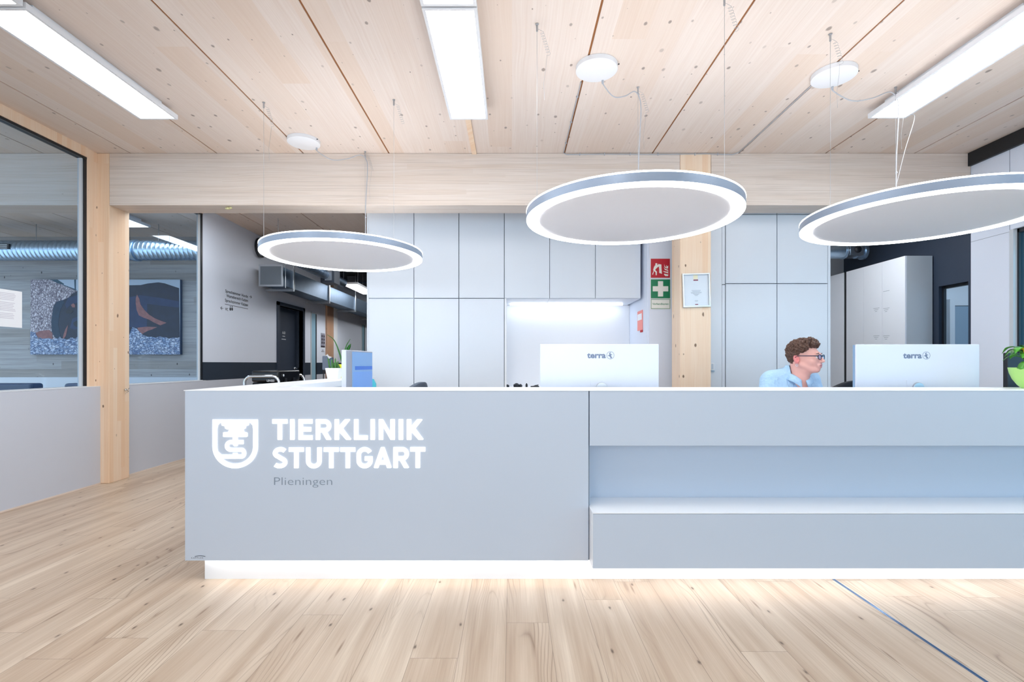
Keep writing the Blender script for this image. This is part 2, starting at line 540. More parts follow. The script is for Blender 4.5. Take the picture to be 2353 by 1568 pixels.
# ceiling: long timber elements with open joints between them
joints = [-9.66, -8.81, -7.96, -7.11, -6.27, -5.42, -4.57, -3.72, -2.88, -2.036, -1.2, -.36, .511, 1.369, 2.213, 3.058, 3.924, 4.78, 5.63, 6.48, 7.33, 8.18]
c = MB()
G = .007
YD = 10.2
xs = [-11] + joints + [9]
for i in range(len(xs) - 1):
    a = xs[i] + (G if i else 0); b_ = xs[i + 1] - (G if i < len(xs) - 2 else 0)
    c.box(a, b_, -5, YD, CEIL, CEIL + .05)
c.mat(1)
for j in joints:       # brown edges of the joint with the dark slot behind
    c.box(j - G, j + G, -5, YD, CEIL + .006, CEIL + .05)
c.mat(2)
c.box(-11, 9, -5, YD, CEIL + .05, CEIL + .2)
structure(c.build('ceiling', [M['ceiling'], M['slot'], M['slotdark']]))
c = MB(); c.box(-11, 9, YD, 21, CEIL, CEIL + .2)
structure(c.build('ceiling', [M['black']]))  # black colour stands in for the darkness of the corridor ceiling

# main beam across the room, cut around the posts
bm_ = MB()
P1 = (-4.13, -3.925)
P2 = (X(1563, PF), X(1634, PF))
bm_.box(P1[1] + .002, P2[0] - .002, PF, PB, BB, CEIL - .001)
bm_.box(P2[1] + .002, XR - .002, PF, PB, BB, CEIL - .001)
bo = bm_.build('ceiling_beam', M['beam'], bevel=.004)
props(bo, 'pale laminated timber beam crossing under the ceiling above the reception', 'beam')
bl = MB(); bl.box(-10.5, P1[0] - .004, PF, PB, BB, CEIL - .001)
props(bl.build('ceiling_beam', M['beam'], bevel=.004), 'pale timber beam seen through the glass partition of the waiting room', 'beam')

# posts
po = MB(); po.box(P1[0], P1[1], PF, PB, 0, CEIL - .001)
post = thing('wooden_post', 'knotty pine post with a small metal hook between the two glass panes', 'post', (P1[0] + .1, PF + .13, 0))
po.build('shaft', M['post'], post, bevel=.006)
hk = MB()
hy = DX(286, P1[1]); hz = Z(896, hy)
hk.tube([(P1[1], hy, hz), (P1[1] + .03, hy, hz), (P1[1] + .045, hy + .004, hz + .015)], .005)
hk.tube([(P1[1] + .02, hy - .01, hz + .012), (P1[1] + .03, hy + .012, hz - .018), (P1[1] + .01, hy + .02, hz - .03)], .004)
hk.ball((P1[1] + .012, hy, hz), .012, 10, 6)
hk.build('hook', M['chrome'], post, smooth=True)
po = MB(); po.box(P2[0], P2[1], PF, PB, 0, CEIL - .001)
props(po.build('wooden_post', M['post'], bevel=.006), 'pine post carrying a framed certificate beside the first aid signs', 'post')

# wood batten over a ceiling joint behind the middle lamp
bt = MB(); bt.box(-.39, -.345, 3.99, PF - .002, CEIL - .014, CEIL - .0005)
structure(bt.build('trim_1', M['post']))

# left: low grey wall with the glass partition on top
lw = MB(); lw.box(XL - .16, XL, -5, PF + .06, 0, .945)
lw.mat(1).box(XL - .162, XL + .002, -5, PF + .06, .945, .951)
structure(lw.build('wall_left', [M['lowwall'], M['lowtop']]))
GE = DX(471, XL)     # end of the second pane
lw = MB(); lw.box(XL - .16, XL, PB + .002, GE + .02, 0, .945)
lw.mat(1).box(XL - .162, XL + .002, PB + .002, GE + .02, .945, .951)
structure(lw.build('wall_left', [M['lowwall'], M['lowtop']]))
bs = MB(); bs.box(XL + .001, XL + .008, -5, PF - .002, 0, .012); bs.box(XL + .001, XL + .008, PB + .03, 14, 0, .012)
structure(bs.build('baseboard_left', pbr('pale_floor_seal', (222, 208, 196), .6)))

XG = XL - .06


def window(name, y0, y1, z0, z1, right_post):
    fr = MB()
    w = .022
    fr.box(XG - .03, XG + .03, y0, y1, z1 - w, z1)
    fr.mat(1).box(XG - .03, XG + .03, y0, y1, z0, z0 + .006)
    fr.mat(0)
    fr.box(XG - .028, XG + .028, y1 - .03, y1, z0, z1)
    fr.mat(1).box(XG - .02, XG + .018, y1 - .03 - .015, y1 - .03, z0, z1 - w)
    if right_post: fr.mat(2).box(XG - .03, XG + .03, y1, PF - .001, z0, CEIL - .001)
    fr.mat(2).box(XG - .03, XG + .04, y0, y1, z1, CEIL - .001)
    o = structure(fr.build(name, [M['frame'], M['alulight'], M['post']]))
    g = MB(); g.box(XG - .004, XG + .004, y0, y1 - .06, z0 + .008, z1 - w)
    g.build('pane', M['glass'], o)
    return o


window('window_1', -5, 4.715, .951, 3.13, True)
window('window_2', PB + .03, GE, .951, 3.13, False)

# corridor wall with its painted dark band, door and side lights
XC = -4.05
WY0, WY1 = GE + .02, 19.8
ax = XC - .075
dY0, dY1 = DX(641, XC), DX(696, XC)
dZ = 2.185
sY0, sY1 = DX(713.5, XC), DX(727, XC)
sZ = 2.21
tY0, tY1 = DX(830.5, XC), DX(838, XC)
pieces = [(WY0, dY0), (dY1, sY0), (sY1, tY0), (tY1, WY1)]
w = MB()
for a, b_ in pieces:
    w.mat(0).box(ax, XC, a, b_, 1.19, CEIL)
    w.mat(1).box(ax, XC, a, b_, .947, 1.19)
    w.mat(2).box(ax, XC, a, b_, 0, .947)
w.mat(0).box(ax, XC, dY0, dY1, dZ, CEIL); w.box(ax, XC, sY0, sY1, sZ, CEIL); w.box(ax, XC, tY0, tY1, 2.24, CEIL)
structure(w.build('wall_corridor', [M['plaster'], M['navy'], M['lowwall']]))
dr = thing('door_1', None, None, (XC - .1, (dY0 + dY1) / 2, 0), kind='structure')
d = MB()
fw = .075
d.box(XC - .2, XC + .018, dY0 - .09, dY0, 0, dZ + .06); d.box(XC - .2, XC + .018, dY1, dY1 + .06, 0, dZ + .06)
d.box(XC - .2, XC + .018, dY0 - .09, dY1 + .06, dZ, dZ + .06)
d.build('frame', M['anthracite'], dr)
d = MB(); d.box(XC - .17, XC - .125, dY0, dY1, 0, dZ)
leaf = d.build('leaf', M['anthracite'], dr)
d = MB(); hy = DX(679, XC - .1); d.tube([(XC - .125, hy, 1.08), (XC - .07, hy, 1.08), (XC - .07, hy + .13, 1.08)], .011); d.ball((XC - .12, hy, 1.08), .025, 10, 6); d.ball((XC - .12, hy, 1.0), .022, 10, 6)
d.build('handle', M['chrome'], dr, smooth=True)
d = MB()
ly = DX(649, XC - .12)
words(d, 'A.01', (XC - .124, ly, Z(767.5, ly)), US, WS, cap=.05, width=.12, bold=.02)
for k, (dz, wd) in enumerate(((.035, .10), (.09, .17))):
    d.box(XC - .124, XC - .1235, ly + .06 - wd / 2, ly + .06 + wd / 2, Z(767.5, ly) - dz - .012, Z(767.5, ly) - dz)
d.build('room_lettering', M['textwhite'], dr)
for nm, y0, y1, z1 in (('window_4', sY0, sY1, sZ), ('window_5', tY0, tY1, 2.24)):
    s_ = MB(); s_.box(ax, XC + .008, y0, y0 + .04, .0, z1); s_.box(ax, XC + .008, y0, y1, z1 - .02, z1)
    s_.mat(1).box(ax, XC + .006, y1 - .05, y1, 0, z1)
    o = structure(s_.build(nm, [M['alulight'], M['frame']]))
    g = MB(); g.box(XC - .01, XC + .003, y0 + .04, y1 - .05, 0, z1 - .02); g.build('pane', pbr('frosted_pane', (150, 190, 210), .35), o)
# timber post and white pilaster in the corridor
pc = MB(); y0, y1 = DX(751, XC + .03), DX(765.5, XC + .03)
pc.box(XC + .001, XC + .04, y0, y1, 0, CEIL - .001)
props(pc.build('wooden_post', M['post_dark']), 'narrow brown timber post on the corridor wall under the ducts', 'post')
pc = MB(); pc.box(XC + .001, XC + .045, y1 + .01, DX(774, XC + .03), 0, CEIL - .001)
structure(pc.build('wall_corridor', M['white']))
# end of the corridor, wall behind the cabinets
e = MB(); e.box(-4.3, -1.3, 19.8, 20, 0, CEIL); structure(e.build('wall_back', M['anthracite']))
e = MB(); e.box(-1.55, 3.32, 6.18, 6.3, 0, CEIL - .001); structure(e.build('wall_back', M['plaster']))
e = MB(); e.box(-1.55, -1.4, 6.31, 20, 0, CEIL - .001); structure(e.build('wall_corridor', M['anthracite']))

# waiting room behind the glass
WB = 8.02
e = MB(); e.box(-11, XC - .23, WB, WB + .12, .95, CEIL - .001)
e.mat(1).box(-11, XC - .23, WB - .03, WB + .12, 0, .95)
structure(e.build('wall_waiting', [M['plank_grey'], pbr('white_wainscot', (222, 230, 240), .5)]))

# right: sign wall, fillers, right wall, dark office behind
SW = 5.29
e = MB(); e.box(1.447, X(1492, SW), SW + .02, 6.18, 0, BB + .35)
e.box(X(1475, SW) , 1.75, SW, SW + .02, 0, BB + .35) if False else None
e.box(X(1492, SW), 1.93, SW, 6.18, 0, BB + .35)
structure(e.build('wall_signs', M['plaster']))
RC = 5.13
e = MB(); e.box(X(1632, RC) - .12, X(1659, RC), RC + .004, 6.18, 0, BB + .35)
e.box(X(1659, RC) + .002, X(1666, RC), RC + .001, 6.18, 0, 1.985); e.box(X(1659, RC) + .002, X(1666, RC), RC + .001, 6.18, 1.992, BB + .35)
structure(e.build('wall_signs', M['cab']))

XD = 5.33
e = MB()
oy = 4.455            # far edge of the opening in the right wall
oz = 2.372
e.box(XR, XR + .14, oy, PF, 0, CEIL - .001); e.box(XR, XR + .14, -5, oy, oz, CEIL - .001)
o = structure(e.build('wall_right', M['plaster']))
e = MB(); zz = 2.356
for s0, s1 in ((oy, PF),):
    e.box(XR - .0012, XR, s0, s1, zz - .003, zz)
e.box(XR - .0012, XR, oy - .002, oy + .002, oz, CEIL - .13)
structure(e.build('trim_2', M['cabgap']))
e = MB(); e.box(XR - .03, XR + .14, -5, PF - .001, 3.092, CEIL - .002); structure(e.build('trim_3', M['black']))
# glazed opening in the right wall
e = MB(); e.box(XR - .004, XR + .13, oy - .035, oy - .0, 0, oz - .001)
e.mat(1).box(XR + .03, XR + .08, oy - .052, oy - .036, 0, oz - .001)
e.mat(1).box(XR + .03, XR + .08, -5, oy - .036, oz - .035, oz - .001)
o = structure(e.build('window_3', [M['alulight'], M['frame']]))
e = MB(); e.box(XR + .05, XR + .056, -5, oy - .052, 0, oz - .035); e.build('pane', M['glassblue'], o)
e = MB(); e.box(6.6, 6.7, 2.9, 4.93, 0, CEIL); structure(e.build('wall_side_room', pbr('side_room_wall', (120, 200, 246), .7)))
e = MB(); e.box(XR + .15, 6.6, 4.87, 4.93, 0, CEIL); structure(e.build('wall_side_room', pbr('side_room_end', (120, 200, 246), .7)))
fill_lamp_side = (4.95, 5.35, 2.6, 4.5)
d3 = thing('door_3', None, None, (5.2, 4.86, 0), kind='structure')
e = MB(); e.box(X(2333, 4.86), 5.75, 4.845, 4.868, 0, Z(667, 4.86)); e.build('leaf', pbr('pale_blue_door', (222, 236, 250), .5), d3)
e = MB(); words(e, 'K', (X(2338, 4.84), 4.8445, Z(732, 4.84)), U, W_, cap=8 * 4.84 / F, depth=0, bold=.03); e.build('lettering', M['text'], d3)
# dark office wall with its inner window
wy0, wy1 = 5.33 * F / (2225 - CX), 5.33 * F / (2157 - CX)
wz = EYE + (HY - 653) * (XD / (2190 - CX))
e = MB(); e.box(XD, XD + .07, 4.95, wy0, 0, CEIL - .001); e.box(XD, XD + .07, wy1, 7.97, 0, CEIL - .001); e.box(XD, XD + .07, wy0, wy1, wz, CEIL - .001); e.box(XD, XD + .07, wy0, wy1, 0, .2)
structure(e.build('wall_office', M['anthracite']))
e = MB(); e.box(XD + .05, XD + .1, wy0 - .03, wy0 + .03, .2, wz); e.box(XD + .04, XD + .07, wy1 - .03, wy1, .2, wz); e.box(XD + .05, XD + .1, wy0, wy1, wz - .03, wz)
o = structure(e.build('window_6', M['frame']))
e = MB(); e.box(XD + .05, XD + .056, wy0 + .03, wy1 - .03, .2, wz - .03); e.build('pane', M['glass'], o)
e = MB(); e.box(3.3, 5.33, 7.97, 8.1, 0, CEIL - .001); structure(e.build('wall_office', pbr('grey_office_wall', (178, 184, 192), .7)))
e = MB(); e.box(5.48, 8.6, 7.97, 8.1, 0, CEIL - .001); structure(e.build('wall_office', M['white']))
# pale room beyond the office window: end wall with a door
e = MB(); e.box(8.5, 8.6, 4.95, 7.96, 0, CEIL - .001); structure(e.build('wall_far_room', pbr('far_room_wall', (170, 186, 198), .7)))
e = MB(); e.box(6.93, 7.01, 7.85, 7.96, 0, 2.19); e.box(7.01, 8.3, 7.85, 7.96, 2.09, 2.19)
structure(e.build('trim_5', M['white']))
e = MB(); e.box(7.02, 8.3, 7.86, 7.95, 0, 2.08)
structure(e.build('door_2', pbr('grey_blue_door', (150, 172, 190), .5)))

# metal expansion strip let into the floor
e = MB(); e.box(1.736, 1.741, -1, 2.69, 0, .0014); e.box(1.745, 1.750, -1, 2.69, 0, .0014)
e.mat(1).box(1.741, 1.745, -1, 2.69, 0, .0008)
structure(e.build('trim_4', [pbr('blue_steel_strip', (92, 130, 176), .25, metal=.8), M['frame']]))

# yellow remnant stuck under the beam
e = MB(); yy = PF + .06; xx = X(528, yy)
for k in range(6):
    e.ball((xx + random.uniform(-.02, .02), yy + random.uniform(-.02, .02), BB - .012 + random.uniform(-.012, .002)), (random.uniform(.012, .022), .014, random.uniform(.008, .014)), 8, 6)
props(e.build('glue_lump', pbr('pale_yellow_glue', (226, 222, 168), .6), smooth=True), 'small pale yellow lump stuck under the timber beam', 'glue')

# ================================================================ ceiling lamps


def led_panel(name, label, cat, group, x0, x1, y0, y1, z0, th=.035, standoff=.05, wires=False):
    t = thing(name, label, cat, ((x0 + x1) / 2, (y0 + y1) / 2, z0), group)
    fr = .018
    a = MB()
    a.box(x0, x1, y0, y0 + fr, z0, z0 + th); a.box(x0, x1, y1 - fr, y1, z0, z0 + th)
    a.box(x0, x0 + fr, y0 + fr, y1 - fr, z0, z0 + th); a.box(x1 - fr, x1, y0 + fr, y1 - fr, z0, z0 + th)
    a.box(x0 + fr, x1 - fr, y0 + fr, y1 - fr, z0 + .012, z0 + th)
    a.build('frame', M['white'], t)
    a = MB(); a.box(x0 + fr, x1 - fr, y0 + fr, y1 - fr, z0 + .003, z0 + .011); a.build('diffuser', M['led'], t)
    if wires:
        for xx in (x0 + .03, x1 - .03):
            for yy in (y0 + .1, y1 - .1):
                a = MB(); a.tube([(xx, yy, z0 + th), (xx, yy, CEIL)], .003, 6); a.build('suspension_wire', M['wire'], t)
    else:
        a = MB(); a.box(x0 + .06, x1 - .06, y0 + .1, y1 - .1, z0 + th, CEIL - .0005); a.build('mounting_box', M['white'], t)
    return t


ZL = 3.13
ye = (ZL - EYE) * F / (HY - 275)
rows = [('left', X(322, ye), X(409, ye), ye), ('middle', X(1034, ye), X(1121, ye), ye), ('right', X(1994, 3.965), X(2080, 3.965), 3.965)]
for nm, a, b_, yy in rows:
    for k, (u0, u1) in enumerate(((yy - 1.247, yy), (yy - 2.51, yy - 1.263), (yy - 3.77, yy - 2.526))):
        where = ('far end panel of the %s row' % nm) if k == 0 else ('second panel of the %s row, cut by the picture top' % nm) if k == 1 else ('third panel of the %s row, above the viewer' % nm)
        led_panel('ceiling_lamp', 'long white rectangular ceiling lamp, ' + where, 'lamp', 'long ceiling lamps of the lobby', a, b_, u0, u1, ZL)
led_panel('ceiling_lamp', 'lit rectangular ceiling lamp in the waiting room behind the second pane', 'lamp', None, -5.52, -5.20, 5.75, 7.14, 3.13)
led_panel('ceiling_lamp', 'lit rectangular ceiling lamp in the waiting room behind the first pane', 'lamp', None, -8.2, -7.9, 3.5, 6.2, 3.13)
led_panel('ceiling_lamp', 'added unseen fill lamp just behind the beam over the tube trolley', 'lamp', None, -3.5, -3.2, 5.15, 6.4, 3.15)  # added out of sight behind the beam to brighten the corridor wall
led_panel('ceiling_lamp', 'added unseen fill lamp just behind the beam over the left wing desk', 'lamp', None, -2.3, -2.0, 5.15, 6.4, 3.15)  # second lamp added behind the beam, also for the corridor wall
led_panel('ceiling_lamp', 'added unseen fill lamp in the room behind the small office window', 'lamp', None, 6.6, 6.9, 5.6, 7.2, 3.15)  # unseen lamp added to lighten the far room
led_panel('ceiling_lamp', 'added unseen fill lamp high behind the beam of the waiting room', 'lamp', None, -6.6, -6.3, 5.15, 5.9, 3.13)  # added where the beam hides it, to lift the waiting room
led_panel('ceiling_lamp', 'added unseen fill lamp of the side room behind the blue glass', 'lamp', None, *fill_lamp_side, 3.13)  # added beyond the frame to brighten the side room
cy0 = (2.76 - EYE) * F / (HY - 653); cy1 = (2.76 - EYE) * F / (HY - 677)
led_panel('hanging_lamp', 'lit white panel lamp hanging on wires in the dark corridor', 'lamp', None, X(782, cy0), X(822, cy0), cy0, cy1, 2.76, wires=True)
led_panel('ceiling_lamp', 'added unseen fill lamp over the receptionist behind the beam', 'lamp', None, 3.5, 3.8, 5.6, 7.0, 3.13)  # unseen lamp added to light the office and its lockers
led_panel('ceiling_lamp', 'added unseen fill lamp of the corridor, hidden behind the first pendant', 'lamp', None, -2.85, -2.55, 7.65, 8.9, 3.15)  # added fill for the corridor, covered by the pendant
led_panel('ceiling_lamp', 'added unseen fill lamp of the corridor, second one in, behind the cabinet corner', 'lamp', None, -2.3, -2.0, 9.6, 11.2, 3.15)  # added out of view to raise the corridor light
led_panel('ceiling_lamp', 'added unseen fill lamp at the far end of the corridor, behind the cabinets', 'lamp', None, -2.5, -2.2, 13.0, 14.6, 3.15)  # another unseen corridor fill, added deeper in
led_panel('ceiling_lamp', 'added unseen fill lamp of the office, right of the cabinets behind the beam', 'lamp', None, 4.15, 4.45, 5.3, 6.5, 3.13)  # added behind the beam to brighten the locker fronts

# three tilted-looking round pendants
RR = .646
ZR = EYE + .89


def ring_lamp(label, cx, cy, hooks, can, cord_hook, spare=()):
    t = thing('ring_pendant_lamp', label, 'pendant lamp', (cx, cy, ZR), 'round pendant lamps over the reception counter')
    c0 = (cx, cy, ZR)
    a = MB(); a.lathe([(RR - .006, .004), (RR, .004), (RR, .050), (RR - .006, .050)], c0, 128, closed=True)
    a.build('rim', M['ringband'], t, smooth=True)
    a = MB(); a.lathe([(RR - .072, .0), (RR - .001, .0), (RR - .001, .0038), (RR - .072, .0038)], c0, 128, closed=True)
    a.build('light_ring', M['ledring'], t, smooth=True)
    a = MB(); a.lathe([(RR - .02, .050), (RR + .0006, .050), (RR + .0006, .058), (RR - .02, .058)], c0, 128, closed=True)
    a.build('upper_light_edge', M['ledring'], t, smooth=True)
    a = MB(); a.lathe([(0, .004), (RR - .073, .004), (RR - .073, .049), (0, .049)], c0, 96)
    a.build('acoustic_panel', M['felt'], t, smooth=True)
    for i, (hx, hy) in enumerate(hooks):
        a = MB(); a.tube([(hx, hy, ZR + .05), (hx, hy, CEIL - .04)], .0011, 6)
        # spare wire curled beside the hook
        n = 60
        pts = [(hx + .03 + .012 * math.cos(k * .9) + k * .0007, hy + .012 * math.sin(k * .9), CEIL - .05 - k * .0023) for k in range(n)]
        pts = [(hx, hy, CEIL - .03), (hx + .015, hy, CEIL - .035)] + pts
        if i != 1: pts += [(hx + .055, hy, CEIL - .25), (hx + .04, hy, CEIL - .36), (hx + .045, hy, CEIL - .46)]
        a.tube(pts, .0008, 5)
        a.build('suspension_wire', M['wire'], t)
        a = MB(); a.tube([(hx, hy, CEIL), (hx, hy, CEIL - .045)], .006, 8); a.ball((hx, hy, CEIL - .003), (.011, .011, .004), 10, 6); a.build('ceiling_hook', M['wire'], t, smooth=True)
    cz = CEIL - .035
    a = MB(); a.lathe([(0, 0), (.135, 0), (.142, .004), (.142, .034), (0, .034)], (can[0], can[1], cz), 64)
    cn = a.build('canopy', M['white'], t, smooth=True)
    a = MB(); a.tube([(can[0] + .138, can[1] - .045, cz + .02), (can[0] + .146, can[1] - .05, cz + .02)], .004, 8); a.build('screw', M['frame'], cn)
    q = Vector((can[0] + .085, can[1] + .085, cz)) if can[2] == 0 else Vector((can[0] + .062, can[1] + .112, cz))
    h = Vector((cord_hook[0], cord_hook[1], CEIL - .055))
    mid = (q + h) / 2
    cord = spline([q + Vector((0, 0, -.0)), q + Vector((.005, 0, -.03)), q.lerp(h, .3) + Vector((0, 0, -.085)), q.lerp(h, .62) + Vector((0, 0, -.05)), q.lerp(h, .9) + Vector((0, 0, .012)),
                   h + Vector((.012, 0, -.03)), h + Vector((.022, 0, -.12)), h + Vector((.014, 0, -.3)), h + Vector((.004, 0, -.55)), Vector((cord_hook[0] + .006, cord_hook[1], ZR + .05))], 8)
    a = MB(); a.tube(cord, .0042, 8); a.tube([q + Vector((0, 0, .002)), q + Vector((0, 0, -.022))], .008, 10)
    for zz in (-.0, -.58):
        a.ball((h.x + (.006 if zz else .004), h.y, h.z + zz), .008, 8, 6)
    a.build('power_cord', M['cord'], t, smooth=True)
    return t


def at_ceiling(px, py):
    d = (CEIL - EYE) * F / (HY - py)
    return (X(px, d), d)


H1 = [at_ceiling(606, 235), at_ceiling(905, 229), at_ceiling(839, 348)]
ring_lamp('round pendant lamp with glowing rim, the smallest looking one over the left counter', -1.582 * .89, 4.165, H1, (X(698, 4.55), 4.55, 0), H1[2])
h2 = at_ceiling(1466, 200)
H2 = [at_ceiling(1234, 55), (1.19, 2.78), h2]
ring_lamp('round pendant lamp with glowing rim hanging in front of the second pine post', .735, 3.07, H2, (X(1371, 3.42), 3.42, 1.5), h2)
h3 = at_ceiling(2058, 200)
H3 = [at_ceiling(1908, 78), (2.98, 2.78), h3]
ring_lamp('round pendant lamp with glowing rim over the receptionist, cut by the frame', 2.54, 3.10, H3, (X(1916, 3.50), 3.50, 1.5), h3)
# thin second wire beside the third pendant
a = MB(); q = at_ceiling(2098, 262)
a.tube(spline([(3.132, 3.90, ZL + .0), (3.165, 3.90, ZL - .03), (3.09, 3.90, ZL - .28), (3.03, 3.9, ZL - .52), (2.98, 3.88, ZL - .64)], 6), .002, 6)
props(a.build('lamp_wire', M['cord'], smooth=True), 'thin pale wire trailing down from the right ceiling lamp', 'wire')

# grey supply cable with clips along the ceiling joints and the beam
a = MB()
j1, j2 = .500, 2.203
zc = CEIL - .0062
pts = [(j1 + .002, 3.60, zc), (j1, 4.2, zc), (j1, PF - .02, zc), (j1 + .03, PF - .008, zc - .012), (.9, PF - .006, zc - .006), (1.4, PF - .006, zc - .009), (1.9, PF - .006, zc - .004), (j2 - .06, PF - .006, zc - .012), (j2 - .005, PF - .03, zc), (j2, 4.4, zc), (j2, 3.64, zc)]
a.tube(pts, .0045, 8)
for p in [(.66, PF - .008), (.9, PF - .008), (1.15, PF - .008), (1.42, PF - .008), (1.78, PF - .008), (2.0, PF - .008)]:
    a.box(p[0] - .004, p[0] + .004, PF - .013, PF - .0005, zc - .019, zc + .004)
for y_ in (3.8, 4.2, 4.6): a.box(j1 - .009, j1 + .009, y_ - .004, y_ + .004, zc - .006, zc + .0045)
props(a.build('supply_cable', M['cord'], smooth=True), 'thin grey cable clipped along the ceiling joints and the top of the beam', 'cable')

# ================================================================ reception counter
D0, D1, D2 = 2.695, 2.632, 2.531      # plinth, front plane, bench front
ZT, ZB = 1.029, .1242
CXL, CXR, XS = -1.735, 4.25, .409
RET = 5.1
ct = thing('reception_counter', 'long white and grey reception counter with glowing lettering and a bag shelf', 'counter', (1.2, 3.0, 0))
a = MB(); a.box(CXL, XS - .003, D1, D1 + .04, ZB, ZT - .0045); a.build('front_panel', M['front'], ct, bevel=.0012)
a = MB(); a.box(XS + .003, CXR, D1, D1 + .04, .734, ZT - .0045); a.box(XS + .003, CXR, D1 + .04, 2.86, .734, .754)
a.build('upper_panel', M['front'], ct, bevel=.0012)
a = MB(); a.box(XS - .003, XS + .003, D1 + .012, D1 + .04, ZB, ZT - .005); a.build('joint', M['cabgap'], ct)
a = MB(); a.box(XS - .003, XS + .012, D1 + .0401, 2.86, ZB + .01, .734); a.box(XS + .012, CXR, 2.824, 2.86, .1, .734); a.build('recess_panel', M['front'], ct)
a = MB(); a.box(XS + .004, CXR, D2, 2.823, .403, .409); a.build('bench_top', M['white_top'], ct, bevel=.001)
a = MB(); a.box(XS + .0045, CXR, D2, D2 + .03, ZB, .4015); a.build('bench_front', M['front'], ct, bevel=.001)
a = MB(); a.box(XS + .002, XS + .004, D2, D1 + .02, ZB, .409); a.build('bench_side', M['white_top'], ct)
a = MB(); a.box(-1.669, CXR, D0, D0 + .02, 0, ZB + .02); a.box(-1.669, -1.649, D0 + .02, RET, 0, ZB + .02); a.build('plinth', M['white_top'], ct)
a = MB(); a.box(CXL + .02, -1.669, D1 + .05, RET, ZB, ZB + .02); a.box(-1.669, CXR, D1 + .0401, D0, ZB + .022, ZB + .03); a.build('underside', M['white_top'], ct)
a = MB()
a.box(-1.655, XS - .01, D1 + .0405, D0 - .004, ZB + .004, ZB + .012); a.box(XS + .01, CXR, D2 + .04, D2 + .06, ZB + .004, ZB + .012)
a.build('plinth_light', M['ledstrip'], ct)
a = MB(); a.box(CXL, CXL + .02, D1 + .041, RET, ZB, ZT - .0045); a.build('side_panel', M['front'], ct)
a = MB(); a.box(-1.435, -1.415, 2.975, RET, .1, ZT - .045); a.box(CXL, -1.415, RET - .02, RET, 0, ZT - .045); a.build('inner_panel', M['lowwall'], ct)
a = MB()
a.box(CXL - .006, CXR, D1 - .0015, 2.97, ZT - .0042, ZT)
a.box(CXL - .006, -1.415, 2.97, RET, ZT - .0042, ZT); a.box(-1.435, -1.415, 2.975, RET, ZT - .045, ZT - .0042)
a.box(-1.415, CXR, 2.95, 2.97, ZT - .045, ZT - .0042)
a.build('countertop', M['white_top'], ct)
a = MB(); a.box(-1.41, CXR, 2.95, 2.965, .1, ZT - .046); a.build('back_panel', M['front'], ct)
a = MB(); a.box(-1.41, CXR, 2.972, 3.40, .715, .74); a.box(-1.41, -.95, 3.40, 5.0, .715, .74)
a.build('desk_top', M['white_top'], ct, bevel=.002)
for xx in (-.3, 1.0, 3.3, 4.2):
    a = MB(); a.box(xx, xx + .03, 3.0, 3.36, 0, .715); a.build('leg', M['front'], ct)

K1 = D1 / F


def cp(x, y, ox=460, oy=930, s=4.2018):      # sign crop to (x, z) on the front plane
    return ((ox + x / s - CX) * K1, EYE - (oy + y / s - HY) * K1)


O3, N3 = (0, D1 - .0006, 0), (0, -.003, 0)


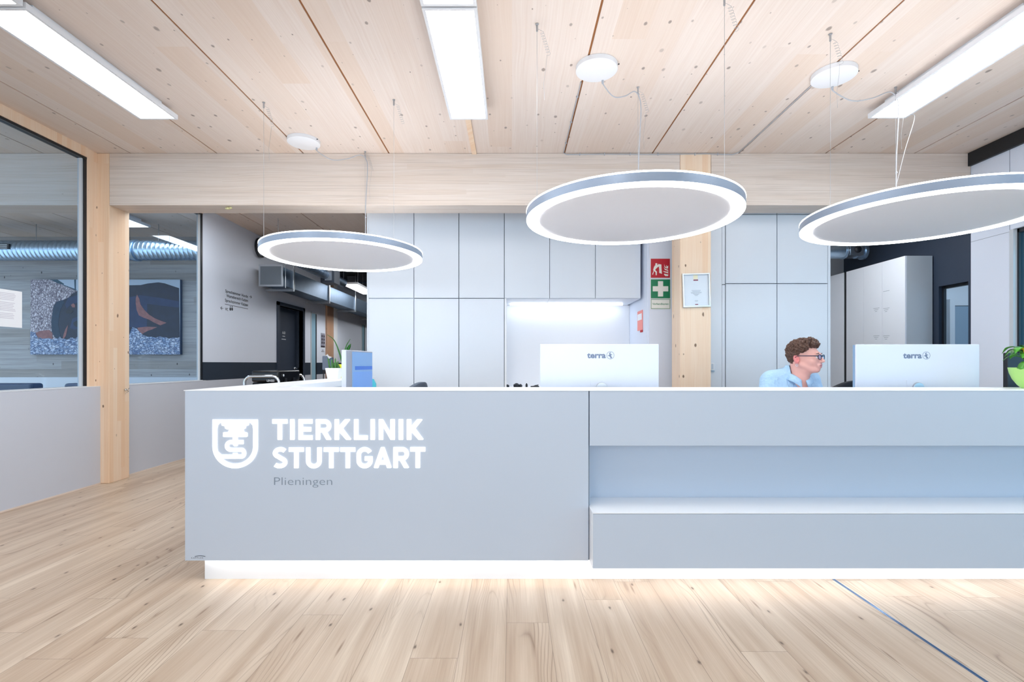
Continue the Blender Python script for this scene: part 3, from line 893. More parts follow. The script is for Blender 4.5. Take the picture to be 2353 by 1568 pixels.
def letter(ch, x0, x1, y0, y1, w=41):
    h = w / 2
    l, r, t, b = x0 + h, x1 - h, y0 + h, y1 - h
    mx = (x0 + x1) / 2
    S = []
    if ch == 'T': S = [[(x0, t), (x1, t)], [(mx, y0), (mx, y1)]]
    if ch == 'I': S = [[(mx, y0), (mx, y1)]]
    if ch == 'L': S = [[(l, y0), (l, y1)], [(x0, b), (x1, b)]]
    if ch == 'E': S = [[(l, y0), (l, y1)], [(x0, t), (x1, t)], [(x0, b), (x1, b)], [(x0, (t + b) / 2 - 2), (x1 - 13, (t + b) / 2 - 2)]]
    PG = []
    if ch == 'K':
        S = [[(l, y0), (l, y1)]]
        PG = [[(x1 - 60, y0), (x1 - 14, y0), (x1 - 10, y0 + 5), (x0 + 41, y0 + 137), (x0 + 38, y0 + 70)], [(x0 + 47, y0 + 124), (x0 + 80, y0 + 86), (x1, y1 - 6), (x1 - 4, y1), (x1 - 47, y1)]]
    if ch == 'N': S = [[(l, y0), (l, y1)], [(r, y0), (r, y1)]]; PG = [[(x0 + 2, y0), (x0 + 40, y0), (x1 - 2, y1), (x1 - 40, y1)]]
    if ch == 'U': S = [[(l, y0), (l, y1 - 70)] + arc(mx, y1 - 70, mx - l, 70 - h, 180, 0, 14)[1:-1] + [(r, y1 - 70), (r, y0)]]
    if ch == 'R':
        m_ = y0 + (y1 - y0) * .54
        S = [[(l, y0), (l, y1)], [(x0, t)] + [(x1 - 62, t)] + arc(x1 - 62, (t + m_) / 2, 62 - h, (m_ - t) / 2, -90, 90, 12)[1:-1] + [(x1 - 62, m_), (x0, m_)]]; PG = [[(mx - 24, m_), (mx + 20, m_ - 5), (x1, y1 - 5), (x1 - 4, y1), (x1 - 46, y1)]]
    if ch == 'A':
        S = [[(x0 + 40, y1 - 53), (x1 - 40, y1 - 53)]]; PG = [[(mx - 17, y0), (mx, y0), (mx + 3, y0 + 70), (x0 + 42, y1), (x0 + 5, y1), (x0, y1 - 6)], [(mx + 17, y0), (mx, y0), (mx - 3, y0 + 70), (x1 - 42, y1), (x1 - 5, y1), (x1, y1 - 6)]]
    if ch == 'S':
        S = [arc(mx + 4, y0 + 58, (x1 - x0) / 2 - h - 2, 58 - h, -35, -180, 12) + arc(mx + 4, y0 + 58, (x1 - x0) / 2 - h - 2, 50 - h + 6, 180, 115, 5)[1:] +
             arc(mx - 4, y1 - 57, (x1 - x0) / 2 - h - 0, 57 - h, -65, 0, 6) + arc(mx - 4, y1 - 57, (x1 - x0) / 2 - h, 57 - h, 0, 142, 12)[1:]]
    if ch == 'G':
        S = [arc(mx, y0 + 72, mx - l, 72 - h, -25, -180, 12) + arc(mx, y1 - 72, mx - l, 72 - h, 180, 0, 14) + [(r, (y0 + y1) / 2 + 8)], [(r + h, (y0 + y1) / 2 + 8), (mx + 2, (y0 + y1) / 2 + 8)]]
    m = MB()
    for s_ in S:
        q = [cp(*p) for p in s_]
        m.strip(q, w / 4.2018 * K1, O3, U, W_, N3)
    for g_ in PG: m.prism([cp(*p) for p in g_], O3, U, W_, N3)
    return m


LET = [('T', 698, 844, 143, 340), ('I', 870, 912, 143, 340), ('E', 952, 1086, 143, 340), ('R', 1118, 1266, 143, 340), ('K', 1299, 1458, 143, 340), ('L', 1487, 1618, 143, 340), ('I', 1646, 1687, 143, 340), ('N', 1726, 1879, 143, 340), ('I', 1918, 1959, 143, 340), ('K', 1997, 2156, 143, 340),
       ('S', 698, 846, 412, 615), ('T', 858, 1001, 415, 613), ('U', 1024, 1173, 415, 616), ('T', 1196, 1338, 415, 613), ('T', 1355, 1498, 415, 613), ('G', 1512, 1665, 412, 615), ('A', 1678, 1848, 412, 612), ('R', 1867, 2016, 412, 612), ('T', 2029, 2174, 412, 612)]
for L_ in LET:
    letter(*L_).build('glowing_letter', M['ledsign'], ct)
m = MB()
w = 44
ring_ = [(144, 145), (144, 405)] + arc(340, 405, 196, 188, 180, 0, 28)[1:-1] + [(536, 405), (536, 145)]
m.strip([cp(*p) for p in ring_], w / 4.2018 * K1, O3, U, W_, N3)


def poly(pts): m.prism([cp(*p) for p in pts], O3, U, W_, N3)


poly([(122, 145), (558, 145), (558, 172), (122, 172)])
poly([(122, 170), (212, 170), (190, 180), (172, 200), (166, 235), (122, 235)])
poly([(558, 170), (468, 170), (492, 180), (508, 200), (514, 235), (558, 235)])
poly([(205, 171), (475, 171), (470, 200), (445, 206), (440, 230), (418, 240), (262, 240), (244, 230), (238, 207), (212, 203)])
poly([(285, 238), (418, 238), (428, 266), (272, 266)])
poly([(225, 270), (240, 268), (445, 268), (458, 274), (458, 308), (448, 313), (232, 313), (223, 308)])
poly([(318, 312), (364, 312), (364, 398), (352, 402), (330, 402), (318, 385)])
for st in ([(420, 363), (298, 363)] + arc(298, 400, 38, 37, -90, -270, 10)[1:] + [(402, 437)] + arc(402, 470, 24, 33, -90, 90, 10)[1:] + [(205, 503)],):
    m.strip([cp(*p) for p in st], 38 / 4.2018 * K1, O3, U, W_, N3)
poly([(318, 372), (372, 372), (340, 402)])
poly([(318, 486), (318, 468), (362, 468), (362, 486)])
poly([(150, 430), (205, 484), (235, 522), (200, 520), (150, 470)])
m.build('glowing_shield_emblem', M['ledsign'], ct)
m = MB()
p0 = cp(714, 778); p1 = cp(1275, 778)
words(m, 'Plieningen', (p0[0], D1 - .0008, p0[1]), U, W_, cap=(778 - 697) / 4.2018 * K1, width=p1[0] - p0[0], bold=-.012, depth=0)
m.build('grey_place_name', M['textgrey'], ct)
m = MB()
words(m, 'K A P P L E R', ((439.8 - CX) * K1, D1 - .0008, EYE - (1284 - HY) * K1), U, W_, cap=2.9 * K1, width=27.4 * K1, depth=0)
m.strip([((448 + k * 2.4 - CX) * K1, EYE - (1280.2 - 2.6 * math.sin(math.pi * (k + 1.2) / 12.5) - HY) * K1) for k in range(11)], 1.0 * K1, (0, D1 - .0006, 0), U, W_, (0, -.0004, 0))
m.build('maker_mark', M['text'], ct)

# ================================================================ cabinets
DC = 5.45


def door(mb, x0, x1, z0, z1, y, g=.004):
    mb.box(x0 + g, x1 - g, y, y + .018, z0 + g, z1 - g)


zj = Z(686, DC)
CT = 3.05
cols = [X(p, DC) for p in (847, 951, 1054.5, 1159)]
names = ['leftmost of the three white tall cabinets, nearest the corridor', 'middle one of the three white tall cabinets', 'white tall cabinet adjoining the lit niche']
for i in range(3):
    x0, x1 = cols[i], cols[i + 1]
    t = thing('tall_cabinet', names[i], 'cabinet', ((x0 + x1) / 2, DC + .3, 0), 'tall cabinets beside the niche')
    a = MB(); a.box(x0 - (.019 if i == 0 else 0), x0 + .003 if i == 0 else x0 + .001, DC + (.0 if i == 0 else .02), 6.17, 0, CT); a.box(x0 + .001, x1 - .001, DC + .022, 6.17, 0, CT)
    a.build('body', M['cab'] if i == 0 else M['cabgap'], t)
    a = MB(); door(a, x0, x1, zj, CT, DC); a.build('door', M['cab'], t, bevel=.0015)
    a = MB(); door(a, x0, x1, .08, zj, DC); a.build('door', M['cab'], t, bevel=.0015)
cols = [X(p, DC) for p in (1159, 1263, 1368, 1472.5)]
nb = 6.10
names = ['wall cabinet at the left end above the lit niche', 'wall cabinet in the middle above the lit niche', 'wall cabinet above the lit niche, nearest the fire sign']
for i in range(3):
    x0, x1 = cols[i], cols[i + 1]
    t = thing('wall_cabinet', 'white ' + names[i], 'cabinet', ((x0 + x1) / 2, DC + .3, zj), 'wall cabinets over the niche')
    a = MB(); a.box(x0 + .001, x1 - .001, DC + .022, nb + .06, zj, CT); a.build('body', M['cab'], t)
    a = MB(); door(a, x0, x1, zj, CT, DC, .003); a.build('door', M['cab'], t, bevel=.0015)
x0, x1 = cols[0], cols[3]
t = thing('lit_niche', 'brightly lit white niche with a worktop under the wall cabinets', 'niche', ((x0 + x1) / 2, 5.8, 0))
a = MB(); a.box(x0 + .002, x0 + .022, DC, nb, .0, zj - .001); a.box(x0, 1.445, nb, nb + .07, 0, zj - .001); a.build('back_panel', M['white'], t)
a = MB(); a.box(x0 + .023, x1 - .03, DC, nb - .001, .86, .90); a.build('worktop', M['white_top'], t)
a = MB(); a.box(x0 + .023, x1 - .03, DC + .02, DC + .04, 0, .859); a.build('base_front', M['cab'], t)
a = MB(); a.box(x0 + .06, x1 - .09, 5.94, 5.965, zj - .016, zj - .001); a.build('strip_light', M['ledniche'], t)
# small dark utensils on the worktop
for px_, w_, h_, lab in ((1166, .02, .015, 'small black clip on the worktop at the left edge of the lit niche'), (1187, .035, .03, 'black taped roll on the niche worktop'), (1196, .02, .02, 'black wire hook beside the taped roll in the niche'), (1210, .012, .03, 'thin black bottle cap standing in the niche')):
    a = MB(); xx = X(px_, 5.7); zt = Z(887, 5.7) + h_
    a.lathe([(0, 0), (w_, 0), (w_ * 1.1, (zt - .9) * .6), (w_ * .6, (zt - .9) * .85), (w_ * .3, zt - .9), (0, zt - .9)], (xx, 5.7, .9005), 16)
    props(a.build('utensil', M['blackplastic'], smooth=True), lab, 'utensil', 'dark utensils in the niche')
a = MB(); xx = X(1229, 5.7); a.lathe([(0, 0), (.05, 0), (.05, .012), (.01, .016), (.01, .02), (0, .02)], (xx, 5.7, .9005), 20); a.tube([(xx, 5.7, .91), (xx, 5.7, Z(886.5, 5.7)), (xx + .04, 5.69, Z(885, 5.7)), (xx + .03, 5.69, Z(888, 5.7))], .006, 6)
props(a.build('tap', M['blackplastic'], smooth=True), 'bent black tap beside the left monitor in the niche', 'tap')

# right pair of tall cabinets
c2 = [X(p, RC) for p in (1667, 1785.5, 1902.5)]
zr = Z(652, RC)
for i in range(2):
    x0, x1 = c2[i], c2[i + 1]
    t = thing('tall_cabinet', ('white tall cabinet right of the pine post' if i == 0 else 'white tall cabinet directly behind the receptionist'), 'cabinet', ((x0 + x1) / 2, RC + .3, 0), 'tall cabinets behind the receptionist')
    a = MB(); a.box(x0 + .001, x1 - .001, RC + .022, 6.17, 0, BB + .3); a.build('body', M['cabgap'], t)
    if i == 1:
        a = MB(); a.box(x1, x1 + .026, RC, 6.17, 0, BB + .3); a.build('side_panel', M['cab'], t)
    for z0, z1 in ((.08, zr), (zr, Z(493, RC)), (Z(493, RC), BB + .3)):
        a = MB(); door(a, x0, x1, z0, z1, RC); a.build('door' if z1 < 2.75 else 'top_panel', M['cab'], t, bevel=.0015)

# lockers in the office
M['locker'] = pbr('locker_front', (236, 242, 250), .35)
LX0, LX1, LY = 4.97, 5.315, 4.97 * F / (2080 - CX)
LZ = EYE + (HY - 588) * LY / F
edges = [LY, LX0 * F / (2027 - CX), LX0 * F / (1984 - CX), LX0 * F / (1944.5 - CX)]
lab = ['tall white locker at the near end of the row, grey end panel showing', 'tall white locker in the middle of the row', 'tall white locker beside the dark gap']
for i in range(3):
    t = thing('tall_locker', lab[i], 'locker', (LX0 + .2, (edges[i] + edges[i + 1]) / 2, 0), 'lockers along the dark office wall')
    a = MB(); a.box(LX0 + .02, LX1, edges[i], edges[i + 1] - .001, 0, LZ); a.build('body', M['alulight'] if i == 0 else M['cab'], t)
    a = MB(); a.box(LX0, LX0 + .019, edges[i] + .002, edges[i + 1] - .003, .05, LZ); a.build('door', M['locker'], t)
    if i < 2:
        a = MB(); yb = edges[1] - (.13 if i == 0 else -.05)
        for zz, n in (((Z(668, yb * 1.0)), 1), (Z(708, yb), 3), (Z(772, yb), 3)):
            for k in range(n):
                if i == 1 and n == 1: continue
                a.box(LX0 - .001, LX0, yb + .02 * k, yb + .11 - .015 * k, zz - k * .022, zz - k * .022 + .004)
        a.build('lettering', M['textgrey'], t)
t = thing('tall_locker', 'tall white locker beyond the dark gap, nearest the back wall', 'locker', (LX0 + .2, 7.8, 0), 'lockers along the dark office wall')
a = MB(); a.box(LX0 + .02, LX1, edges[3] + .05, 7.95, 0, LZ); a.build('body', M['cab'], t)
a = MB(); a.box(LX0, LX0 + .019, edges[3] + .052, 7.95, .05, LZ); a.build('door', M['locker'], t)
a = MB(); a.box(LX0 + .004, LX1, edges[3] + .001, edges[3] + .049, 0, LZ); a.build('gap_shade_filler', M['black'], t)  # black box fills the gap in place of its shade

# ================================================================ ducts
dx0, dx1, dz0, dz1, dy0 = -3.95, -3.62, 2.408, 2.698, 7.78
du = thing('rectangular_duct', 'galvanised rectangular air duct running along the corridor wall', 'duct', (-3.78, 10, dz0))
fl = [dy0, 3.62 * F / (CX - 673), 3.62 * F / (CX - 755), 3.62 * F / (CX - 815), 13.4, 15.6]
for i in range(5):
    a = MB(); a.box(dx0, dx1, fl[i] + .02, fl[i + 1] - .02, dz0, dz1); a.build('segment', M['galv'], du)
for i, y_ in enumerate(fl):
    a = MB()
    for yy in ((y_ - .02, y_ - .002), (y_ + .002, y_ + .02)):
        if i == 0 and yy[0] < y_: continue
        a.box(dx0 - .025, dx1 + .025, yy[0], yy[1], dz1, dz1 + .025); a.box(dx0 - .025, dx1 + .025, yy[0], yy[1], dz0 - .025, dz0)
        a.box(dx1, dx1 + .025, yy[0], yy[1], dz0, dz1); a.box(dx0 - .025, dx0, yy[0], yy[1], dz0, dz1)
    if i: a.box(dx0 - .08, dx1 + .05, y_ - .09, y_ - .05, dz0 - .055, dz0 - .026)
    a.tube([(dx1 + .04, y_ - .07 + (.13 if i == 0 else 0), dz0 - .04), (dx1 + .04, y_ - .07 + (.13 if i == 0 else 0), CEIL - .002)], .006, 6)
    a.build('flange', M['alu'], du)
a = MB(); a.box(dx0, dx1, dy0 + .002, dy0 + .02, dz0, dz1); a.build('end_cap', pbr('grey_duct_cap', (120, 130, 140), .5, metal=.5), du)
# round duct above it
a = MB(); a.tube([(-3.3, 6.6, 2.74), (-3.3, 8.75, 2.74)], .075, 24)
for k in range(14): a.tube([(-3.3, 6.7 + k * .15, 2.74), (-3.3, 6.712 + k * .15, 2.74)], .078, 24)
rd = thing('round_duct', 'round steel duct with a damper box above the rectangular duct', 'duct', (-3.3, 7.7, 2.66))
a.build('pipe', M['galv'], rd, smooth=True)
a = MB(); a.box(-3.38, -3.14, 8.76, 9.05, 2.60, 2.86); a.build('damper_box', pbr('dark_damper_box', (64, 72, 84), .5, metal=.5), rd)
a = MB(); a.box(-3.30, -3.18, 8.745, 8.759, 2.64, 2.82); a.build('label_plate', M['alu'], rd)
a = MB(); a.tube([(-3.3, 9.06, 2.74), (-3.3, 9.7, 2.74)], .075, 20); a.build('pipe', M['galv'], rd, smooth=True)
for y_ in (7.0, 8.4, 9.4):
    a = MB(); a.tube([(-3.3, y_, 2.81), (-3.3, y_, CEIL)], .004, 6); a.build('hanger', M['wire'], rd)
# control box hanging in the corridor
a = MB(); yy = 11.6; a.box(X(798, yy), X(818, yy), yy, yy + .12, Z(653, yy), Z(635, yy)); a.tube([(X(808, yy), yy + .05, Z(636, yy)), (X(808, yy), yy + .05, CEIL)], .01, 6)
props(a.build('control_box', pbr('grey_control_box', (120, 124, 132), .6)), 'grey control box hanging above the corridor panel lamp', 'box')
a = MB(); a.tube([(X(822, 12.5), 12.5, Z(648, 12.5)), (-1.6, 12.5, Z(648, 12.5))], .035, 12)
props(a.build('conduit', M['galv'], smooth=True), 'short silver conduit crossing under the dark corridor ceiling', 'pipe')
# round speaker-like ring behind the first pendant
a = MB(); yy = 4.05 * F / (CX - 592); zz = EYE + (HY - 570) * yy / F
a.lathe([(.125, 0), (.155, 0), (.155, .03), (.125, .03)], (0, 0, 0), 40, closed=True)
a.v = [(-4.05 + .03 + v[2], yy + v[0] * 1.0, zz + v[1]) for v in a.v]
props(a.build('wall_hoop', M['blackplastic'], smooth=True), 'black round hoop mounted on the corridor wall behind the first pendant', 'hoop')
# damper pipe in the office
op = thing('round_duct', 'silver round duct with a control box above the office lockers', 'duct', (4.6, 7.6, 2.8))
yd = 7.3
a = MB(); a.tube([(X(1880, yd), yd, Z(579, yd)), (X(1936, yd), yd, Z(579, yd))], .1, 28); a.tube([(X(1936, yd), yd, Z(579, yd)), (X(1940, yd), yd, Z(579, yd))], .108, 28); a.build('pipe', M['galvlight'], op, smooth=True); a = MB(); a.tube([(X(1965, yd), yd, Z(579, yd)), (X(1980, yd), yd, Z(579, yd))], .1, 28)
a.tube([(X(1979, yd), yd, Z(579, yd)), (X(1985, yd), yd, Z(579, yd))], .115, 28)
a.build('pipe', M['galvlight'], op, smooth=True)
a = MB(); a.box(X(1941, yd), X(1970, yd), yd - .13, yd + .1, Z(591, yd), Z(566, yd)); a.build('control_box', M['alu'], op)
a = MB(); a.ball((X(1957, yd), yd - .14, Z(578, yd)), (.05, .02, .05), 12, 8); a.build('dial', M['blackplastic'], op, smooth=True)
a = MB(); a.tube([(X(1957, yd), yd, Z(566, yd)), (X(1957, yd), yd, CEIL)], .006, 6); a.tube([(X(1900, yd), yd, Z(566, yd)), (X(1900, yd), yd, CEIL)], .006, 6); a.build('hanger', M['wire'], op)
# spiral duct in the waiting room
yw = 7.3
sd = thing('spiral_duct', 'silver spiral duct across the waiting room ceiling, with a black grille', 'duct', (-7, yw, 2.7))
a = MB(); prof = []
zc_ = Z(576, yw); rr = 22 * yw / F
pts = []; rs = []
xx = -10.4
while xx < -4.4:
    pts += [(xx, yw, zc_), (xx + .05, yw, zc_), (xx + .055, yw, zc_), (xx + .06, yw, zc_)]; rs += [rr, rr, rr + .005, rr]
    xx += .065
a.tube(pts, rs, 32); a.build('pipe', M['galvlight'], sd, smooth='all')
a = MB(); a.tube([(-5.55, yw, zc_), (-5.50, yw, zc_)], rr + .016, 32); a.build('coupling', M['galvlight'], sd, smooth=True)
a = MB(); a.box(X(-60, yw), X(44, yw), yw - rr - .012, yw - rr + .03, Z(578, yw), Z(566, yw)); g_ = a.build('grille', M['frame'], sd)
a = MB()
for k in range(3): a.box(X(-60, yw) + .02, X(44, yw) - .02, yw - rr - .016, yw - rr - .012, Z(576.5 - 3.6 * k, yw), Z(575.2 - 3.6 * k, yw))
a.build('slat', M['alu'], g_)
for xx in (-9, -7, -5.2):
    a = MB(); a.tube([(xx, yw, zc_ + rr), (xx, yw, CEIL)], .005, 6); a.build('hanger', M['wire'], sd)

# ================================================================ signs, certificate, notices
def sp_(x, y, d, ox=1440, oy=570, s=4.48):
    return (X(ox + x / s, d), Z(oy + y / s, d))


SY = SW - .004
sg_m = {'red': pbr('sign_red', (188, 24, 46), .4), 'green': pbr('sign_green', (6, 126, 84), .4), 'cream': pbr('sign_cream', (236, 236, 230), .5)}


def pr(m, pts, d, off, th=.0006):
    m.prism([sp_(px, py, d) for px, py in pts], (0, d - off, 0), U, W_, (0, -th, 0))


def rectp(x0, y0, x1, y1): return [(x0, y0), (x1, y0), (x1, y1), (x0, y1)]


sg = thing('fire_blanket_sign', 'square red fire blanket sign with white person and flames', 'sign', (X(1517, SW), SY, Z(639, SW)))
a = MB(); pr(a, rectp(245, 110, 446, 311), SY, 0, .003); a.build('plate', sg_m['cream'], sg)
a = MB(); pr(a, rectp(247, 112, 444, 308), SY, .0032); a.build('red_field', sg_m['red'], sg)
a = MB()
pr(a, [(304 + 11 * math.cos(k * .628), 168 + 11 * math.sin(k * .628)) for k in range(10)], SY, .004)
pr(a, [(290, 180), (318, 176), (356, 182), (346, 192), (322, 196), (302, 214), (292, 228), (310, 246), (308, 282), (298, 282), (296, 252), (282, 238), (268, 278), (262, 272), (276, 238), (272, 226), (280, 198)], SY, .004)
pr(a, [(320, 166), (334, 168), (356, 172), (357, 210), (362, 268), (334, 258), (334, 220), (330, 198), (346, 190), (326, 178)], SY, .0042)
pr(a, [(384, 166), (392, 190), (410, 204), (404, 176), (414, 190), (427, 184), (425, 214), (402, 210), (388, 196)], SY, .004)
pr(a, [(381, 200), (394, 216), (426, 226), (427, 290), (398, 290), (382, 272), (386, 266), (426, 274), (424, 262), (388, 252), (372, 238), (400, 244), (424, 246), (422, 236), (392, 228)], SY, .004)
pr(a, [(382, 276), (396, 284), (426, 284), (426, 291), (398, 291)], SY, .0042)
a.build('pictogram', sg_m['cream'], sg)
sg = thing('first_aid_sign', 'square green first aid sign with a white cross', 'sign', (X(1517, SW), SY, Z(686, SW)))
a = MB(); pr(a, rectp(245, 322, 448, 522), SY, 0, .003); a.build('plate', sg_m['cream'], sg)
a = MB(); pr(a, rectp(248, 325, 446, 519), SY, .0032); a.build('green_field', sg_m['green'], sg)
a = MB(); pr(a, rectp(321, 343, 374, 501), SY, .004); pr(a, rectp(267, 395, 321, 448), SY, .004); pr(a, rectp(374, 395, 427, 448), SY, .004); a.build('cross', sg_m['cream'], sg)
sg = thing('first_aid_box_label', 'cream label reading Verbandkasten with a green outline', 'sign', (X(1517, SW), SY, Z(711, SW)))
a = MB(); pr(a, rectp(245, 525, 450, 631), SY, 0, .003); a.build('plate', sg_m['cream'], sg)
a = MB()
for r_ in (rectp(249, 529, 446, 533), rectp(249, 622, 446, 626), rectp(249, 529, 253, 626), rectp(442, 529, 446, 626)): pr(a, r_, SY, .0032)
p0, p1 = sp_(264, 586, SY), sp_(431, 586, SY)
words(a, 'Verbandkasten', (p0[0], SY - .0036, p0[1]), U, W_, cap=sp_(0, 566, SY)[1] - p0[1], width=p1[0] - p0[0], depth=0, bold=.012)
a.build('green_lettering', sg_m['green'], sg)

# certificate on the post, hung a little askew
cf = thing('certificate_frame', 'silver framed certificate hanging slightly askew on the pine post', 'certificate', (X(1599, PF), PF - .01, Z(707, PF)))
C4 = [(568, 268), (850, 261), (858, 605), (579, 614)]
yc = PF - .002


def cq(u, v):      # bilinear inside the frame
    A, B, C_, D_ = [Vector(p) for p in C4]
    return tuple((A.lerp(B, u)).lerp(D_.lerp(C_, u), v))


def cpoly(m, pts, off, th): m.prism([sp_(*cq(*p), yc) for p in pts], (0, yc - off, 0), U, W_, (0, -th, 0))


a = MB()
for q in (((0, 0), (1, 0), (.955, .035), (.045, .035)), ((1, 0), (1, 1), (.955, .965), (.955, .035)), ((1, 1), (0, 1), (.045, .965), (.955, .965)), ((0, 1), (0, 0), (.045, .035), (.045, .965))):
    cpoly(a, q, 0, .016)
a.build('frame', M['alu'], cf)
a = MB(); cpoly(a, [(.045, .035), (.955, .035), (.955, .965), (.045, .965)], 0, .004); a.build('certificate', pbr('certificate_paper', (214, 224, 234), .25), cf)
a = MB()
for k, (hw, vv) in enumerate(((.17, .50), (.14, .525), (.20, .555), (.19, .58), (.12, .605), (.08, .63), (.05, .655), (.06, .80), (.05, .825))):
    cpoly(a, [(.5 - hw, vv), (.5 + hw, vv), (.5 + hw, vv + .008), (.5 - hw, vv + .008)], .0042, .0004)
a.build('lettering', M['textgrey'], cf); a = MB(); cpoly(a, [(.41, .045), (.57, .045), (.57, .17), (.41, .17)], .0042, .0004)
a.mat(1); cpoly(a, [(.41, .18), (.58, .18), (.58, .215), (.41, .215)], .0042, .0004); cpoly(a, [(.45, .91), (.56, .91), (.56, .935), (.45, .935)], .0042, .0004)
a.build('crest', [pbr('crest_cream', (232, 228, 196), .5), pbr('crest_maroon', (122, 36, 62), .5)], cf)

# leaflet on the side wall of the niche
a = MB(); y0, y1 = 1.447 * F / (1477.5 - CX), 1.447 * F / (1466 - CX)
a.box(1.440, 1.446, y0, y1, 1.545, 1.765)
a.mat(1).box(1.4375, 1.4395, y0 + .02, y1 - .02, 1.66, 1.73); a.mat(2).box(1.438, 1.446, y0, y0 + .09, 1.52, 1.544)
props(a.build('leaflet', [pbr('salmon_paper', (244, 150, 140), .7), M['paper'], pbr('strong_red', (196, 18, 24), .6)]), 'salmon pink leaflet with a red tab on the side wall of the lit niche', 'leaflet')

# wall socket beside the post
a = MB(); a.box(X(1632.5, RC), X(1640, RC), RC - .012, RC + .003, Z(851, RC), Z(834, RC)); a.mat(1).box(X(1633.5, RC), X(1638, RC), RC - .015, RC - .012, Z(848.5, RC), Z(836.5, RC)); a.mat(2).box(X(1632.5, RC), X(1641.5, RC), RC - .018, RC + .002, Z(853.5, RC), Z(851.8, RC))
props(a.build('wall_switch', [M['white'], pbr('switch_face', (188, 200, 214), .3), M['alu']]), 'small white switch plate right of the pine post, just above the counter', 'switch')

# lettering on the corridor wall
a = MB()
yr = XC * F / (569.5 - CX)
XT = XC + .001


def zw(px, py): return EYE + (HY - py) * (XC / (px - CX))


yl = XC * F / (517 - CX)
for s_, yy0, yy1, zb in (('Sprechzimmer Hunde', XC * F / (517.5 - CX), yr, zw(517.5, 671.8)), ('Wartebereich Katzen', XC * F / (520 - CX), yr, zw(569.5, 694.2)), ('Sprechzimmer Katzen', XC * F / (516.8 - CX), yr, zw(569.5, 704.5))):
    words(a, s_, (XT, yr, zb), US, WS, cap=.044, width=yy1 - yy0, align='r', bold=.008)
words(a, 'WC', (XT, yl, zw(517, 713.5)), US, WS, cap=.042, hscale=.75, bold=.008)
a.box(XC, XT + .001, yl, yr, zw(569.5, 710.6), zw(569.5, 710.6) + .006)
# arrows
def wall_strip(pts): a.strip([(p[0], p[1]) for p in pts], .006, (XC, 0, 0), US, WS, (.0015, 0, 0))
yA = XC * F / (573 - CX); yB = XC * F / (578 - CX); za = zw(575, 682.5)
wall_strip([(yA, za), (yB, za)]); wall_strip([(yB - .03, za + .022), (yB, za), (yB - .03, za - .022)])
yA = XC * F / (507 - CX); yB = XC * F / (513 - CX); zc2 = zw(510, 708.5)
wall_strip([(yA, zc2), (yB, zc2)]); wall_strip([(yA + .03, zc2 + .022), (yA, zc2), (yA + .03, zc2 - .022)])
# two slim figures
for px_ in (529, 533.3):
    yy = XC * F / (px_ - CX); zf = zw(px_, 714)
    a.prism([(yy - .012, zf), (yy + .012, zf), (yy + .02, zf + .02), (yy + .012, zf + .042), (yy - .012, zf + .042), (yy - .02, zf + .02)], (XC, 0, 0), US, WS, (.0015, 0, 0))
    a.prism([(yy + .01 * math.cos(k), zf + .056 + .01 * math.sin(k)) for k in range(6)], (XC, 0, 0), US, WS, (.0015, 0, 0))
props(a.build('wall_lettering', M['text']), 'dark direction lettering with arrows on the white corridor wall', 'lettering')

# corridor poster
pz = thing('poster', 'small dark poster of six pictures on the corridor wall by the brown post', 'poster', (XC, XC * F / (742 - CX), 1.5))
y0, y1 = XC * F / (737 - CX), XC * F / (746 - CX)
z1_, z0_ = zw(740, 766), zw(740, 798)
a = MB(); a.box(XC + .001, XC + .006, y0, y1, z0_, z1_); a.build('sheet', pbr('poster_grey', (150, 152, 168), .6), pz)
a = MB()
for i in range(2):
    for k in range(3):
        wq = (y1 - y0) / 2; hq = (z1_ - z0_ - .09) / 3
        a.box(XC + .0062, XC + .007, y0 + wq * i + .03, y0 + wq * (i + 1) - .015, z0_ + .07 + hq * k, z0_ + .07 + hq * (k + 1) - .02)
a.box(XC + .0062, XC + .007, y0, y1, z0_, z0_ + .03)
a.build('pictures', pbr('poster_dark', (44, 34, 48), .6), pz)
a = MB(); a.box(XC + .001, XC + .002, y0 + .06, y1 - .06, z0_ - .07, z0_ - .06); a.box(XC + .001, XC + .002, y0 + .03, y1 - .03, z0_ - .10, z0_ - .09)
a.build('caption', M['text'], pz)

# notice stuck on the partition glass
nz = thing('notice_sheet', 'white printed notice stuck on the glass partition', 'notice', (XG, 3.93, 1.47))
y0, y1 = 3.62, (XG + .005) * F / (50.5 - CX)
a = MB(); a.box(XG + .0045, XG + .0055, y0, y1, 1.466, 1.766); a.build('paper', M['paper'], nz)
a = MB()
for k in range(17):
    if k in (5, 12): continue
    L = random.uniform(.25, .42)
    a.box(XG + .0056, XG + .006, y1 - .05 - L * .95, y1 - .05 - random.uniform(0, .03), 1.735 - k * .0125, 1.738 - k * .0125)
a.build('print', pbr('pale_print', (186, 178, 196), .8), nz)

# ---------------------------------------------------------------- dog picture in the waiting room
WY = WB - .045


